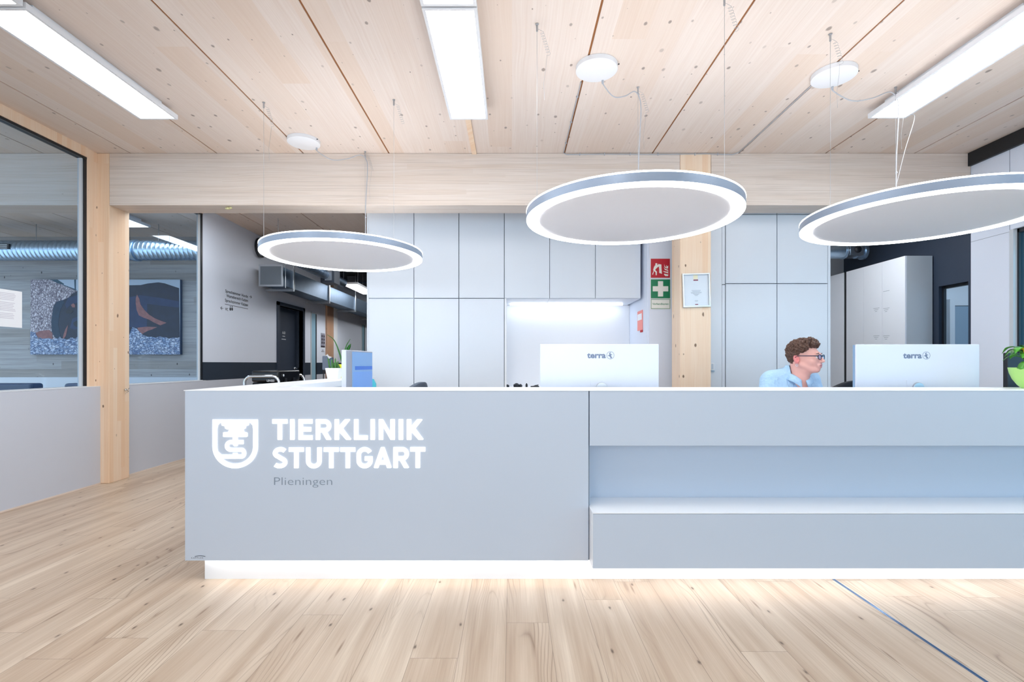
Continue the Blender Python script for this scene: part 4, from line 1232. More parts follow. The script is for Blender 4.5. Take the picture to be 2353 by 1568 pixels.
def gravel(name, c0, c1, c2, sx, sz, seed=0):
    m, t, b = nt(name); g = NG(t)
    geo = g.n('ShaderNodeNewGeometry'); sp = g.n('ShaderNodeSeparateXYZ'); t.links.new(geo.outputs['Position'], sp.inputs[0])
    v = g.vec(g.math('MULTIPLY', sp.outputs[0], sx), g.math('MULTIPLY', sp.outputs[2], sz), seed)
    nz_ = g.n('ShaderNodeTexNoise'); t.links.new(v, nz_.inputs['Vector']); nz_.inputs['Scale'].default_value = 1.3
    va = g.n('ShaderNodeVectorMath', operation='MULTIPLY_ADD'); t.links.new(nz_.outputs['Color'], va.inputs[0]); va.inputs[1].default_value = (1.6, 1.6, 0); t.links.new(v, va.inputs[2])
    v = va.outputs[0]
    vo = g.n('ShaderNodeTexVoronoi', voronoi_dimensions='3D', feature='F1'); t.links.new(v, vo.inputs['Vector'])
    vo.inputs['Scale'].default_value = 1
    vd = g.n('ShaderNodeTexVoronoi', voronoi_dimensions='3D', feature='DISTANCE_TO_EDGE'); t.links.new(v, vd.inputs['Vector']); vd.inputs['Scale'].default_value = 1
    s = g.n('ShaderNodeSeparateColor'); t.links.new(vo.outputs['Color'], s.inputs[0])
    c = g.mix(s.outputs[0], lin(c0), lin(c1))
    c = g.mix(g.math('SUBTRACT', 1.0, g.ramp(vd.outputs['Distance'], .0, .22)), c, lin(c2))
    t.links.new(c, b.inputs['Base Color']); b.inputs['Roughness'].default_value = .4
    return m


pic = thing('dog_picture', 'large unframed photo print of a resting black and tan dog on gravel', 'picture', (X(243, WY), WY, Z(815, WY)))
a = MB(); a.box(X(72, WY), X(415, WY), WY - .012, WB - .004, Z(815, WY), Z(643, WY)); a.build('panel', pbr('print_edge', (60, 80, 110), .4), pic)


def q3(x, y): return (X(x / 5.2267, WY), Z(620 + y / 5.2267, WY))
def q4(x, y): return (X(280 + x / 5.6, WY), Z(620 + y / 5.6, WY))


def pl(m, pts, k): m.prism(pts, (0, WY - .0125 - k * .0006, 0), U, W_, (0, -.0004, 0))


TL, TR = (72, 643), (415, 643)
def qp(x, y): return (X(x, WY), Z(y, WY))


mats = [gravel('stacked_wood_print', (196, 186, 196), (228, 220, 226), (84, 74, 92), 34, 24), pbr('sky_print', (190, 206, 224), .4), pbr('roof_print', (52, 84, 104), .4),
        pbr('dog_reflection_navy_print', (20, 32, 58), .35, var=.5, bscale=9), pbr('dog_ear_print', (18, 50, 78), .4, var=.4, bscale=12), pbr('dog_tan_print', (150, 104, 104), .5, var=.4, bscale=22), gravel('gravel_print', (150, 176, 214), (214, 224, 240), (40, 70, 120), 20, 34, 5), pbr('dog_lit_print', (32, 52, 92), .4, var=.4, bscale=8), pbr('dog_darkest_print', (12, 18, 34), .3)]  # dog's black made navy: bluish glass reflection put into the colour
a = MB()
a.mat(0); pl(a, [qp(72, 643), qp(200, 643), qp(200, 815), qp(72, 815)], 0)
a.mat(1); pl(a, [qp(190, 643), qp(415, 643), qp(415, 815), qp(190, 815)], 0)
pl(a, [q3(640, 121), q3(1120, 121), q3(1120, 260), q3(930, 250), q3(770, 190)], 1)
a.mat(2); pl(a, [q3(600, 121), q3(700, 121), q3(780, 172), q3(770, 185), q3(700, 165), q3(640, 135)], 2); pl(a, [q3(900, 121), q3(922, 121), q3(922, 240), q3(905, 235)], 2)
pl(a, [q3(770, 182), q3(930, 240), q3(920, 252), q3(765, 190)], 2)
a.mat(3)
head = [(1300, 200), (960, 245), (880, 290), (840, 330), (770, 365), (690, 385), (652, 440), (640, 520), (625, 620), (632, 740), (660, 800), (700, 850), (780, 860), (1300, 900)]
pl(a, [q3(*p) for p in head], 3)
pl(a, [q4(*p) for p in [(0, 215), (95, 203), (250, 200), (340, 180), (430, 170), (480, 165), (560, 178), (640, 205), (745, 240), (755, 900), (330, 880), (0, 850)]], 4)
a.mat(4); pl(a, [q3(*p) for p in [(690, 385), (770, 365), (780, 400), (740, 470), (720, 560), (710, 660), (730, 760), (745, 850), (700, 850), (660, 800), (632, 740), (625, 620), (640, 520), (652, 440)]], 5)
a.mat(7); pl(a, [q3(*p) for p in [(830, 340), (960, 300), (1020, 320), (1000, 420), (930, 400), (860, 420), (810, 470), (790, 420)]], 5)
pl(a, [q3(*p) for p in [(880, 590), (960, 560), (1010, 600), (990, 700), (900, 720), (850, 700)]], 5)
pl(a, [q4(*p) for p in [(240, 330), (500, 365), (745, 410), (745, 490), (520, 465), (335, 440), (330, 760), (100, 740), (95, 360)]], 5)
a.mat(5); pl(a, [q3(*p) for p in [(862, 425), (890, 405), (912, 425), (912, 455), (880, 455)]], 6)
pl(a, [q3(*p) for p in [(830, 660), (815, 740), (800, 800), (765, 845), (770, 790), (795, 720)]], 6)
pl(a, [q3(*p) for p in [(430, 765), (500, 735), (600, 725), (640, 760), (640, 830), (520, 835), (455, 800)]], 6)
pl(a, [q4(*p) for p in [(205, 320), (235, 380), (250, 450), (300, 520), (360, 580), (430, 625), (500, 655), (585, 685), (505, 718), (430, 685), (350, 640), (290, 620), (230, 590), (200, 520), (188, 430), (190, 370)]], 7)
pl(a, [q4(*p) for p in [(210, 748), (330, 735), (465, 740), (400, 770), (340, 790), (260, 835), (225, 800)]], 7)
a.mat(8); pl(a, [q3(*p) for p in [(800, 505), (830, 478), (880, 485), (895, 500), (860, 530), (815, 530)]], 7)
pl(a, [q3(*p) for p in [(890, 640), (930, 612), (985, 620), (985, 680), (930, 690), (900, 670)]], 7)
a.mat(6)
gr = [qp(72, 762), qp(84, 765)] + [qp(90 + k * 5, 777 + random.uniform(-3, 4)) for k in range(30)] + [qp(245 + k * 6, 772 + random.uniform(-4, 4)) for k in range(10)] + [qp(306, 752), qp(316, 756), qp(330, 770)] + [qp(340 + k * 5, 776 + random.uniform(-3, 3)) for k in range(15)] + [qp(415, 775), qp(415, 815), qp(72, 815)]
pl(a, gr, 8)
a.build('photo_print', mats, pic)

# sofas behind the low wall
for i, (p0, p1, lab) in enumerate(((-60, 72, 'dark blue leather sofa back showing above the low wall at the frame edge'), (145, 215, 'dark blue leather sofa back showing above the low wall beside the post'))):
    yy = 6.35
    x0, x1 = X(p0, yy), X(p1, yy)
    t = thing('sofa', lab, 'sofa', ((x0 + x1) / 2, yy, 0), 'sofas in the waiting room')
    zt = Z(881.5, yy)
    lm = pbr('blue_leather', (52, 74, 106), .35, spec=.6)
    a = MB(); a.box(x0, x1, yy, yy + .18, .35, zt); a.build('backrest', lm, t, bevel=.035, seg=4)
    a = MB(); a.box(x0, x1, yy + .19, yy + .75, .2, .44); a.build('seat', lm, t, bevel=.03, seg=3)
    for xx in (x0 + .05, x1 - .09):
        for y2 in (yy + .03, yy + .66):
            a = MB(); a.box(xx, xx + .04, y2, y2 + .04, 0, .36 if y2 < yy + .1 else .21); a.build('leg', M['alu'], t)

# ================================================================ desk things
def monitor(label, xl, xr, d, top, lean=0.0, h=.44):
    xc = (xl + xr) / 2; w = xr - xl
    t = thing('computer_monitor', label, 'monitor', (xc, d + .03, .741), 'large monitors facing the desk')
    z0 = top - h
    a = MB(); a.v = []
    a.box(xl, xr, d, d + .012, z0, top)
    a.box(xl + .04, xr - .04, d + .012, d + .03, z0 + .04, top - .04)
    a.build('back_cover', M['monwhite'], t, bevel=.004)
    a = MB(); a.box(xl + .004, xr - .004, d + .031, d + .036, z0 + .004, top - .004); a.build('screen', M['screen'], t)
    a = MB(); k = d / F
    bx = X(1349, d) - X(1241, d) + xl; bz = top - (823 - 791) * k
    words(a, 'terra', (bx, d - .0006, bz), U, W_, cap=13.5 * k, width=43 * k, bold=.035, depth=0)
    cx_, cz_ = bx + 53.5 * k, bz + 6.2 * k; r = 8.6 * k
    rp = [(cx_ + r * math.cos(i * .3491), cz_ + r * math.sin(i * .3491)) for i in range(19)]
    a.strip(rp, .8 * k, (0, d - .0005, 0), U, W_, (0, -.0003, 0))
    e_ = 1 / 13.07 * k
    def lp(x, y): return (cx_ + (x - 950) * e_, cz_ - (y - 466) * e_)
    a.prism([lp(*p) for p in [(925, 390), (945, 378), (975, 392), (965, 405), (955, 400), (940, 412), (950, 425), (990, 440), (1010, 450), (1000, 462), (970, 455), (975, 500), (1005, 530), (985, 555), (940, 560), (955, 540), (925, 500), (885, 480), (865, 488), (870, 470), (905, 465), (925, 440), (912, 405)]], (0, d - .0005, 0), U, W_, (0, -.0003, 0))
    a.build('badge', pbr('badge_blue_grey', (112, 126, 152), .5), t)
    sx = X(1382, d) - X(1241, d) + xl
    a = MB(); a.box(sx - 25 * k, sx + 22 * k, d - .003, d - .0002, z0 + .02, top - (874 - 791) * k)
    a.build('socket_plate', M['monwhite'], t)
    a = MB(); zc_ = top - (891.5 - 791) * k
    n = 20; pts = [(sx + 12.5 * k * math.cos(2 * math.pi * i / n), zc_ + 12.5 * k * math.sin(2 * math.pi * i / n)) for i in range(n)]
    a.prism(pts, (0, d - .0035, 0), U, W_, (0, -.010, 0)); hub = a.build('stand_hub', M['alu'], t, bevel=.002)
    a = MB(); a.box(sx - .03, sx + .03, d - .032, d - .014, .748, zc_); a.build('stand_neck', M['alu'], t)
    a = MB(); a.box(sx - .12, sx + .12, d - .09, d + .12, .741, .748); a.build('stand_foot', M['alu'], t, bevel=.003)
    return t


M['monwhite'] = pbr('monitor_white', (216, 222, 234), .3)
M['screen'] = pbr('screen_glow', (20, 30, 50), .2, emit=(.35, .55, .85), es=.5)
MD = 3.10
monitor('white backed computer monitor standing in front of the lit niche', X(1241, MD), X(1514, MD), MD, Z(791, MD))
monitor('white backed computer monitor beside the receptionist, in front of the lockers', X(1967, MD), X(2251, MD), MD, Z(791.5, MD))

# third monitor, seen from its screen side on the left wing
mt = thing('computer_monitor', 'computer monitor with a lit blue screen turned sideways on the left wing of the desk', 'monitor', (-1.2, 3.8, .741))
PA, PB_ = Vector((X(795, 3.6), 3.6)), Vector((X(855, 4.08), 4.08))
ang = math.atan2(PB_.y - PA.y, PB_.x - PA.x)
ud = Vector((math.cos(ang), math.sin(ang), 0)); nd = Vector((math.sin(ang), -math.cos(ang), 0))
Lm = (PB_ - PA).length
zt = Z(804.5, 3.6); zb = zt - .36
o_ = Vector((PA.x, PA.y, 0))
def mon(m, u0, u1, z0, z1, n0, n1): m.prism([(u0, z0), (u1, z0), (u1, z1), (u0, z1)], o_ + nd * n0, ud, (0, 0, 1), nd * (n1 - n0))
a = MB(); mon(a, 0, Lm, zb, zt, -.035, 0); a.build('housing', M['monwhite'], mt, bevel=.003)
a = MB(); mon(a, .003, Lm - .003, zb + .003, zt - .003, 0, .003); a.build('bezel', pbr('bezel_grey', (150, 156, 170), .4), mt)
sm = [pbr('screen_a', (70, 110, 160), .25, emit=lin((120, 160, 205)), es=.4), pbr('screen_b', (20, 60, 130), .25, emit=lin((30, 96, 186)), es=.6), pbr('screen_c', (60, 110, 110), .25, emit=lin((88, 148, 150)), es=.4), pbr('screen_d', (70, 110, 170), .25, emit=lin((104, 150, 214)), es=.4)]
a = MB(); H = zt - zb
def band(i, v0, v1, u0=.2, u1=.985): a.mat(i); mon(a, Lm * u0, Lm * u1, zt - H * v1, zt - H * v0, .003, .004 + .0003 * i)
band(0, .03, .97); band(3, .45, .97, .24); band(1, .33, .41, .3); band(2, .62, .68, .3)
a.build('screen', sm, mt)
a = MB(); q = o_ + ud * (Lm / 2) + nd * -.05
a.box(q.x - .02, q.x + .02, q.y - .03, q.y + .03, .748, zb + .15); a.box(q.x - .09, q.x + .11, q.y - .1, q.y + .1, .741, .748); a.build('stand', M['alu'], mt)

# dark monitor edge behind the lime bowl
a = MB(); md = 3.15
a.box(X(2315, md), X(2315, md) + .5, md, md + .03, .80, Z(811, md)); a.box(X(2375, md), X(2400, md), md + .005, md + .025, .741, .81); a.box(X(2350, md), X(2420, md), md - .06, md + .1, .7405, .748)
props(a.build('computer_monitor', M['blackplastic'], bevel=.006), 'black monitor mostly hidden behind the lime bowl at the frame edge', 'monitor')

# papers and pens on the left wing desk
t = thing('paper_tray', 'white paper tray with sheets behind the left counter corner', 'tray', (-1.22, 3.37, .741))
a = MB(); a.box(-1.33, -1.12, 3.22, 3.52, .741, .90); a.build('stack', M['paper'], t); 
a = MB(); a.box(-1.335, -1.115, 3.22, 3.53, .9, .985); a.build('tray', M['white'], t, bevel=.004)
a = MB(); a.tube([(-1.372, 3.30, .744), (-1.385, 3.38, 1.004)], .006, 8)
props(a.build('pen', pbr('blue_pen', (50, 92, 140), .4)), 'blue pen standing upright beside the paper tray', 'pen')
a = MB(); a.tube([(-1.37, 3.15, .741), (-1.37, 3.15, .97)], .03, 14); a.tube([(-1.38, 3.14, .97), (-1.40, 3.13, 1.016)], .004, 6); a.tube([(-1.36, 3.16, .97), (-1.33, 3.15, 1.012)], .004, 6)
props(a.build('pen_cup', M['white'], smooth=True), 'white cup with dark pen tips just behind the counter', 'cup')
a = MB(); a.lathe([(0, 0), (.05, 0), (.05, .26), (.03, .3), (0, .3)], (X(858, 4.15) - .03, 4.16, .741), 24)
props(a.build('bottle', pbr('turquoise_plastic', (70, 186, 204), .4), smooth=True), 'turquoise bottle peeking out behind the sideways monitor', 'bottle')

# ================================================================ office chairs
chm = pbr('black_mesh_fabric', (30, 34, 42), .8, bump=.3, bscale=300)


def office_chair(label, x, y, rot, top, wid=.46, cm=None):
    t = thing('office_chair', label, 'chair', (x, y, 0), 'office chairs behind the counter')
    t.rotation_euler = (0, 0, 0)
    R_ = Matrix.Rotation(rot, 4, 'Z'); T = Matrix.Translation((x, y, 0))
    def fin(m, n, mt_, **k):
        m.v = [tuple(T @ R_ @ Vector(v)) for v in m.v]
        return m.build(n, mt_, t, **k)
    # backrest: curved slab, its back towards -y of the chair frame
    a = MB(); n, h = 12, 14
    z0 = top - .50
    fr, bk = [], []
    for j in range(h + 1):
        v = j / h
        for i in range(n + 1):
            u = -1 + 2 * i / n
            hw = wid / 2 * (1 - .12 * (1 - v)) * (1 if v < .6 else math.sqrt(max(0.02, 1 - ((v - .6) / .4) ** 2.6 * (.55))))
            zz = z0 + .5 * v - (.055 * abs(u) ** 2.4 if v > .8 else 0) * (v - .8) / .2 * 1.0
            yy = .05 * u * u + .03 * math.sin(v * 3)
            fr.append((u * hw, yy + .22, zz)); bk.append((u * hw, yy + .26, zz))
    vs = fr + bk; N = len(fr); fs = []
    for j in range(h):
        for i in range(n):
            p = j * (n + 1) + i
            fs.append((p, p + 1, p + n + 2, p + n + 1)); fs.append((N + p, N + p + n + 1, N + p + n + 2, N + p + 1))
    for j in range(h):
        for e in (0, n):
            p = j * (n + 1) + e; fs.append((p, p + n + 1, N + p + n + 1, N + p))
    for i in range(n):
        fs.append((i, i + 1, N + i + 1, N + i)); p = h * (n + 1) + i; fs.append((p, p + 1, N + p + 1, N + p))
    a.add(vs, fs); fin(a, 'backrest', cm or chm, smooth='all', bevel=.012)
    a = MB(); a.box(-.24, .24, -.24, .22, .44, .50); fin(a, 'seat', cm or chm, bevel=.03, seg=3)
    a = MB(); a.tube([(0, .1, .42), (0, .31, .46), (0, .31, z0 + .2)], .02, 10); fin(a, 'back_support', M['blackplastic'])
    a = MB(); a.tube([(0, 0, .12), (0, 0, .43)], .025, 12); fin(a, 'gas_column', M['chrome'])
    for s in (-1, 1):
        a = MB(); a.tube([(s * .25, .05, .46), (s * .29, .05, .5), (s * .29, .05, .68)], .014, 8); a.box(s * .29 - .035, s * .29 + .035, -.08, .16, .68, .70); fin(a, 'armrest', M['blackplastic'])
    for k in range(5):
        an = k * math.tau / 5 + .3
        a = MB(); a.tube([(0, 0, .11), (.28 * math.cos(an), .28 * math.sin(an), .07)], [.025, .016], 8); lg = fin(a, 'leg', M['blackplastic'])
        a = MB(); a.tube([(.29 * math.cos(an) - .015, .29 * math.sin(an), .03), (.29 * math.cos(an) + .015, .29 * math.sin(an), .03)], .0295, 14)
        a.v = [tuple(T @ R_ @ Vector(v)) for v in a.v]; a.build('caster', M['blackplastic'], lg)
    return t


office_chair('empty black office chair between the receptionist and her monitor', 2.86, 3.82, .15, Z(875, 4.05), .50)
office_chair('black office chair that the receptionist sits on', 2.0, 3.72, -.5, Z(887.5, 4.0), .50)
office_chair('dark grey office chair, its back just showing behind the middle of the counter', -.545, 4.2, 1.25, Z(878.5, 4.25), .44, pbr('grey_mesh_fabric', (82, 92, 106), .8))

# ================================================================ trolley with hard case
tr = thing('tube_trolley', 'trolley with two chrome tube handles behind the left wing of the counter', 'trolley', (-2.57, 5.4, 0))
for y_ in (5.1, 5.72):
    x0, x1 = (-2.75, -2.395); zt = Z(865, 5.1) if y_ < 5.5 else Z(861, 5.72)
    pts = [(x0, y_, .08), (x0, y_, zt - .07)] + [(x0 + .07 - .07 * math.cos(q), y_, zt - .07 + .07 * math.sin(q)) for q in (.4, .8, 1.2, 1.57)] + [(x1 - .07 + .07 * math.sin(q), y_, zt - .07 + .07 * math.cos(q)) for q in (0, .4, .8, 1.2, 1.57)] + [(x1, y_, .08)]
    a = MB(); a.tube(pts, .0135, 12); a.build('handle', M['chrome'], tr, smooth=True)
a = MB(); a.box(-2.75, -2.39, 5.1, 5.72, .55, .58); a.build('shelf', M['alu'], tr)
a = MB(); a.box(-2.75, -2.39, 5.1, 5.72, .18, .20); a.build('shelf', M['alu'], tr)
for x_ in (-2.75, -2.395):
    for y_ in (5.1, 5.72):
        a = MB(); a.tube([(x_ - .012, y_, .04), (x_ + .012, y_, .04)], .04, 16); a.build('caster', M['blackplastic'], tr)
cs = thing('hard_case', 'black hard case lettered LENSES standing on the trolley', 'case', (-2.55, 5.4, .58))
zt = Z(852.5, 5.15)
a = MB(); a.box(-2.70, -2.425, 5.15, 5.66, .581, zt - .12); a.build('body', pbr('glossy_black', (12, 14, 18), .25), cs, bevel=.015, seg=3)
a = MB(); a.box(-2.705, -2.42, 5.145, 5.665, zt - .117, zt); a.build('lid', pbr('glossy_black', (12, 14, 18), .25), cs, bevel=.018, seg=3)
for y_ in (5.3, 5.5):
    a = MB(); a.box(-2.423, -2.41, y_ - .02, y_ + .02, zt - .16, zt - .08); a.build('latch', M['blackplastic'], cs)
a = MB(); a.tube(spline([(-2.41, 5.33, zt - .2), (-2.38, 5.36, zt - .16), (-2.37, 5.44, zt - .16), (-2.41, 5.47, zt - .2)], 6), .008, 8); a.build('carry_handle', M['blackplastic'], cs, smooth=True)
a = MB(); a.ball((-2.412, 5.24, zt - .05), (.006, .014, .014), 10, 6); a.build('badge', M['textwhite'], cs, smooth=True)
a = MB(); words(a, 'LENSES', (X(613, 5.144), 5.1438, Z(877.5, 5.144)), U, W_, cap=5 * 5.149 / F, width=X(630.5, 5.149) - X(613, 5.149), bold=.02, depth=0)
a.build('lettering', M['textwhite'], cs)

# grey leaflet stand behind the pots
ls = thing('leaflet_stand', 'grey leaflet stand with crumpled white paper behind the white plant pot', 'stand', (-2.75, 7.3, 0))
yd = 7.3
x0, x1 = X(740, yd), X(755, yd)
a = MB(); a.box(x0, x1, yd, yd + .03, Z(851, yd), Z(818, yd)); a.build('panel', pbr('grey_board', (118, 132, 152), .5), ls, bevel=.012)
for xx in (x0 + .015, x1 - .03):
    a = MB(); a.tube([(xx, yd + .015, 0), (xx, yd + .015, Z(850, yd))], .008, 8); a.build('leg', M['frame'], ls)
a = MB(); a.prism([(X(752, yd), Z(817, yd)), (X(764, yd), Z(821, yd)), (X(757, yd), Z(825, yd))], (0, yd - .02, 0), U, W_, (0, .01, 0)); a.prism([(X(748, yd), Z(818, yd)), (X(753, yd), Z(814, yd)), (X(756, yd), Z(819, yd))], (0, yd - .01, 0), U, W_, (0, .01, 0)); a.build('paper', M['paper'], ls)
a = MB(); a.box(x1 + .001, x1 + .06, yd, yd + .03, Z(849, yd), Z(822, yd)); a.build('pocket', pbr('pocket_blue_grey', (96, 122, 146), .4), ls)

# ================================================================ plants


def leaf(m, pts, widths, up=Vector((0, 0, 1)), fold=.15):
    """a leaf blade along a spine"""
    P = spline(pts, 6); n = len(P)
    vs = []; fs = []
    for i, p in enumerate(P):
        t = (P[min(i + 1, n - 1)] - P[max(i - 1, 0)]).normalized()
        s = t.cross(up)
        s = s.normalized() if s.length > 1e-4 else Vector((1, 0, 0))
        nn = s.cross(t)
        f = i / (n - 1) * (len(widths) - 1); k = min(int(f), len(widths) - 2); w = widths[k] + (widths[k + 1] - widths[k]) * (f - k)
        w = max(w, .0006)
        vs += [p - s * w + nn * w * fold, p, p + s * w + nn * w * fold, p - nn * .0012]
    for i in range(n - 1):
        a_, b_ = i * 4, i * 4 + 4
        fs += [(a_, a_ + 1, b_ + 1, b_), (a_ + 1, a_ + 2, b_ + 2, b_ + 1), (a_ + 2, a_ + 3, b_ + 3, b_ + 2), (a_ + 3, a_, b_, b_ + 3)]
    m.add(vs, fs)


gleaf = pbr('glossy_leaf', (66, 150, 30), .3, var=.35, bscale=30)
gdark = pbr('deep_leaf', (30, 98, 28), .35, var=.3, bscale=30)
px0, py0, pzb = 2.968, 2.83, ZT + .0005
bw = thing('potted_plant', 'lime green bowl with glossy green leaves and yellow flowers at the frame edge', 'plant', (px0, py0, ZT))
prof = [(0, 0), (.045, 0), (.062, .018), (.082, .05), (.095, .085), (.101, .118), (.096, .118), (.09, .085), (.0, .08)]
a = MB(); a.lathe(prof, (px0, py0, pzb), 48); a.build('pot', pbr('lime_ceramic', (172, 218, 122), .3), bw, smooth=True)
a = MB(); a.lathe([(0, .1), (.0935, .1)], (px0, py0, pzb), 24); a.build('soil', pbr('soil', (60, 44, 32), .9), bw)
base = Vector((px0, py0, pzb + .10))
rnd = random.Random(3)
spec = []
for k in range(20):
    an = k * 2.399 + .3
    spec.append((an, rnd.uniform(.09, .14), rnd.uniform(.05, .13), rnd.uniform(.020, .030)))
for k, (an, L, h_, w_) in enumerate(spec):
    d_ = Vector((math.cos(an), math.sin(an), 0))
    m = MB(); leaf(m, [base + d_ * .01, base + d_ * L * .35 + Vector((0, 0, h_)), base + d_ * L * .75 + Vector((0, 0, h_ * 1.1)), base + d_ * L + Vector((0, 0, h_ * .9 - .01))], [.005, w_ * .7, w_, w_ * .7, .001])
    m.build('leaf', gleaf if k % 3 else gdark, bw, smooth='all')
for q in ([(-.03, -.06, .01), (-.07, -.07, .045), (-.115, -.08, .045), (-.155, -.09, .01), (-.178, -.095, .018)],):
    m = MB(); leaf(m, [base + Vector(p) for p in q], [.006, .014, .02, .024, .018, .001], fold=.3); m.build('leaf', gleaf, bw, smooth='all')
for k, (dx, dy, dz) in enumerate(((-.02, -.03, .125), (.01, -.05, .11), (.04, -.02, .14), (-.005, .02, .135), (-.064, -.01, .125))):
    m = MB(); c_ = base + Vector((dx, dy, dz))
    m.tube([base + Vector((dx * .3, dy * .3, 0)), c_], .002, 6)
    for j in range(6):
        an = j * 1.05
        m.ball(c_ + Vector((.008 * math.cos(an), .008 * math.sin(an), .003 * (j % 2))), (.007, .007, .006), 8, 6)
    m.build('flower', pbr('yellow_petals', (240, 214, 40), .5), bw, smooth=True)


def square_pot(t, x, y, z, w0, w1, h, mat_):
    a = MB()
    vs = []
    for ww, zz in ((w0, 0), (w1, h), (w1 - .008, h), (w1 - .012, h - .02)):
        vs += [(x - ww, y - ww, z + zz), (x + ww, y - ww, z + zz), (x + ww, y + ww, z + zz), (x - ww, y + ww, z + zz)]
    fs = [(0, 3, 2, 1)]
    for r_ in range(3):
        for q in range(4): fs.append((r_ * 4 + q, r_ * 4 + (q + 1) % 4, r_ * 4 + 4 + (q + 1) % 4, r_ * 4 + 4 + q))
    fs.append((12, 13, 14, 15))
    a.add(vs, fs); return a.build('pot', mat_, t, bevel=.003)


dpl = 4.62; kp = dpl / F
xw = X(768, dpl); hw = 24.5 * kp
sp1 = thing('potted_succulent', 'white square pot with a spiky green succulent on the left wing', 'plant', (xw, dpl, ZT))
square_pot(sp1, xw, dpl, ZT + .0005, 11.6 * kp, 15.6 * kp, hw, M['white_top'])
rnd = random.Random(5)
for k in range(26):
    an = rnd.uniform(0, 6.28); r_ = rnd.uniform(0, .042); L = rnd.uniform(.03, .085) if k > 2 else (.115, .11, .10)[k]
    b0 = Vector((xw + r_ * math.cos(an), dpl + r_ * math.sin(an), ZT + hw - .015))
    if k == 0: b0.x = xw - .03
    if k == 1: b0.x = xw + .025
    d_ = Vector((math.cos(an) * .18, math.sin(an) * .18, 1))
    m = MB(); m.tube([b0, b0 + d_ * L * .5, b0 + d_ * L * .85, b0 + d_ * L], [.006, .008, .006, .001], 8)
    for j in range(5):
        q = b0 + d_ * L * (.25 + .14 * j)
        for sgn in (0, 2.1, 4.2): m.tube([q, q + Vector((.011 * math.cos(sgn + j), .011 * math.sin(sgn + j), .006))], [.003, .0006], 5)
    m.build('stalk', pbr('succulent_green', (70, 122, 60), .5, var=.3, bscale=60) if k == 0 else bpy.data.materials['succulent_green'], sp1, smooth=True)
dq = 4.86; xq = X(790, dq) + .01
sp2 = thing('potted_plant', 'yellow pot with long arching green stems behind the sideways monitor', 'plant', (xq, dq, ZT))
square_pot(sp2, xq, dq, ZT + .0005, .056, .060, (869.5 - 838) * dq / F - .0, pbr('yellow_pot', (226, 228, 40), .35))
zb_ = ZT + .11
def P3(px, py, dd=dq): return Vector((X(px, dd), dd, Z(py, dd)))
m = MB(); pts = spline([P3(788, 838), P3(781, 815), P3(774, 795), P3(766, 780), P3(752, 769.5)], 8); m.tube(pts, [.010 - .008 * i / (len(pts) - 1) for i in range(len(pts))], 8); m.build('stem', gdark, sp2, smooth=True)
m = MB(); pts = spline([P3(791, 838), P3(791.5, 815), P3(796, 795), P3(805, 779.5)], 8); m.tube(pts, [.011 - .009 * i / (len(pts) - 1) for i in range(len(pts))], 8); m.build('stem', gdark, sp2, smooth=True)
m = MB(); leaf(m, [P3(794, 838), P3(798, 808), P3(802, 798), P3(806.5, 790)], [.004, .006, .016, .013, .001], up=Vector((0, 1, 0)), fold=.1); m.build('leaf', gdark, sp2, smooth='all')

# ================================================================ the receptionist
def smin(a, b, k):
    h = np.clip(.5 + .5 * (b - a) / k, 0, 1)
    return b * (1 - h) + a * h - k * h * (1 - h)


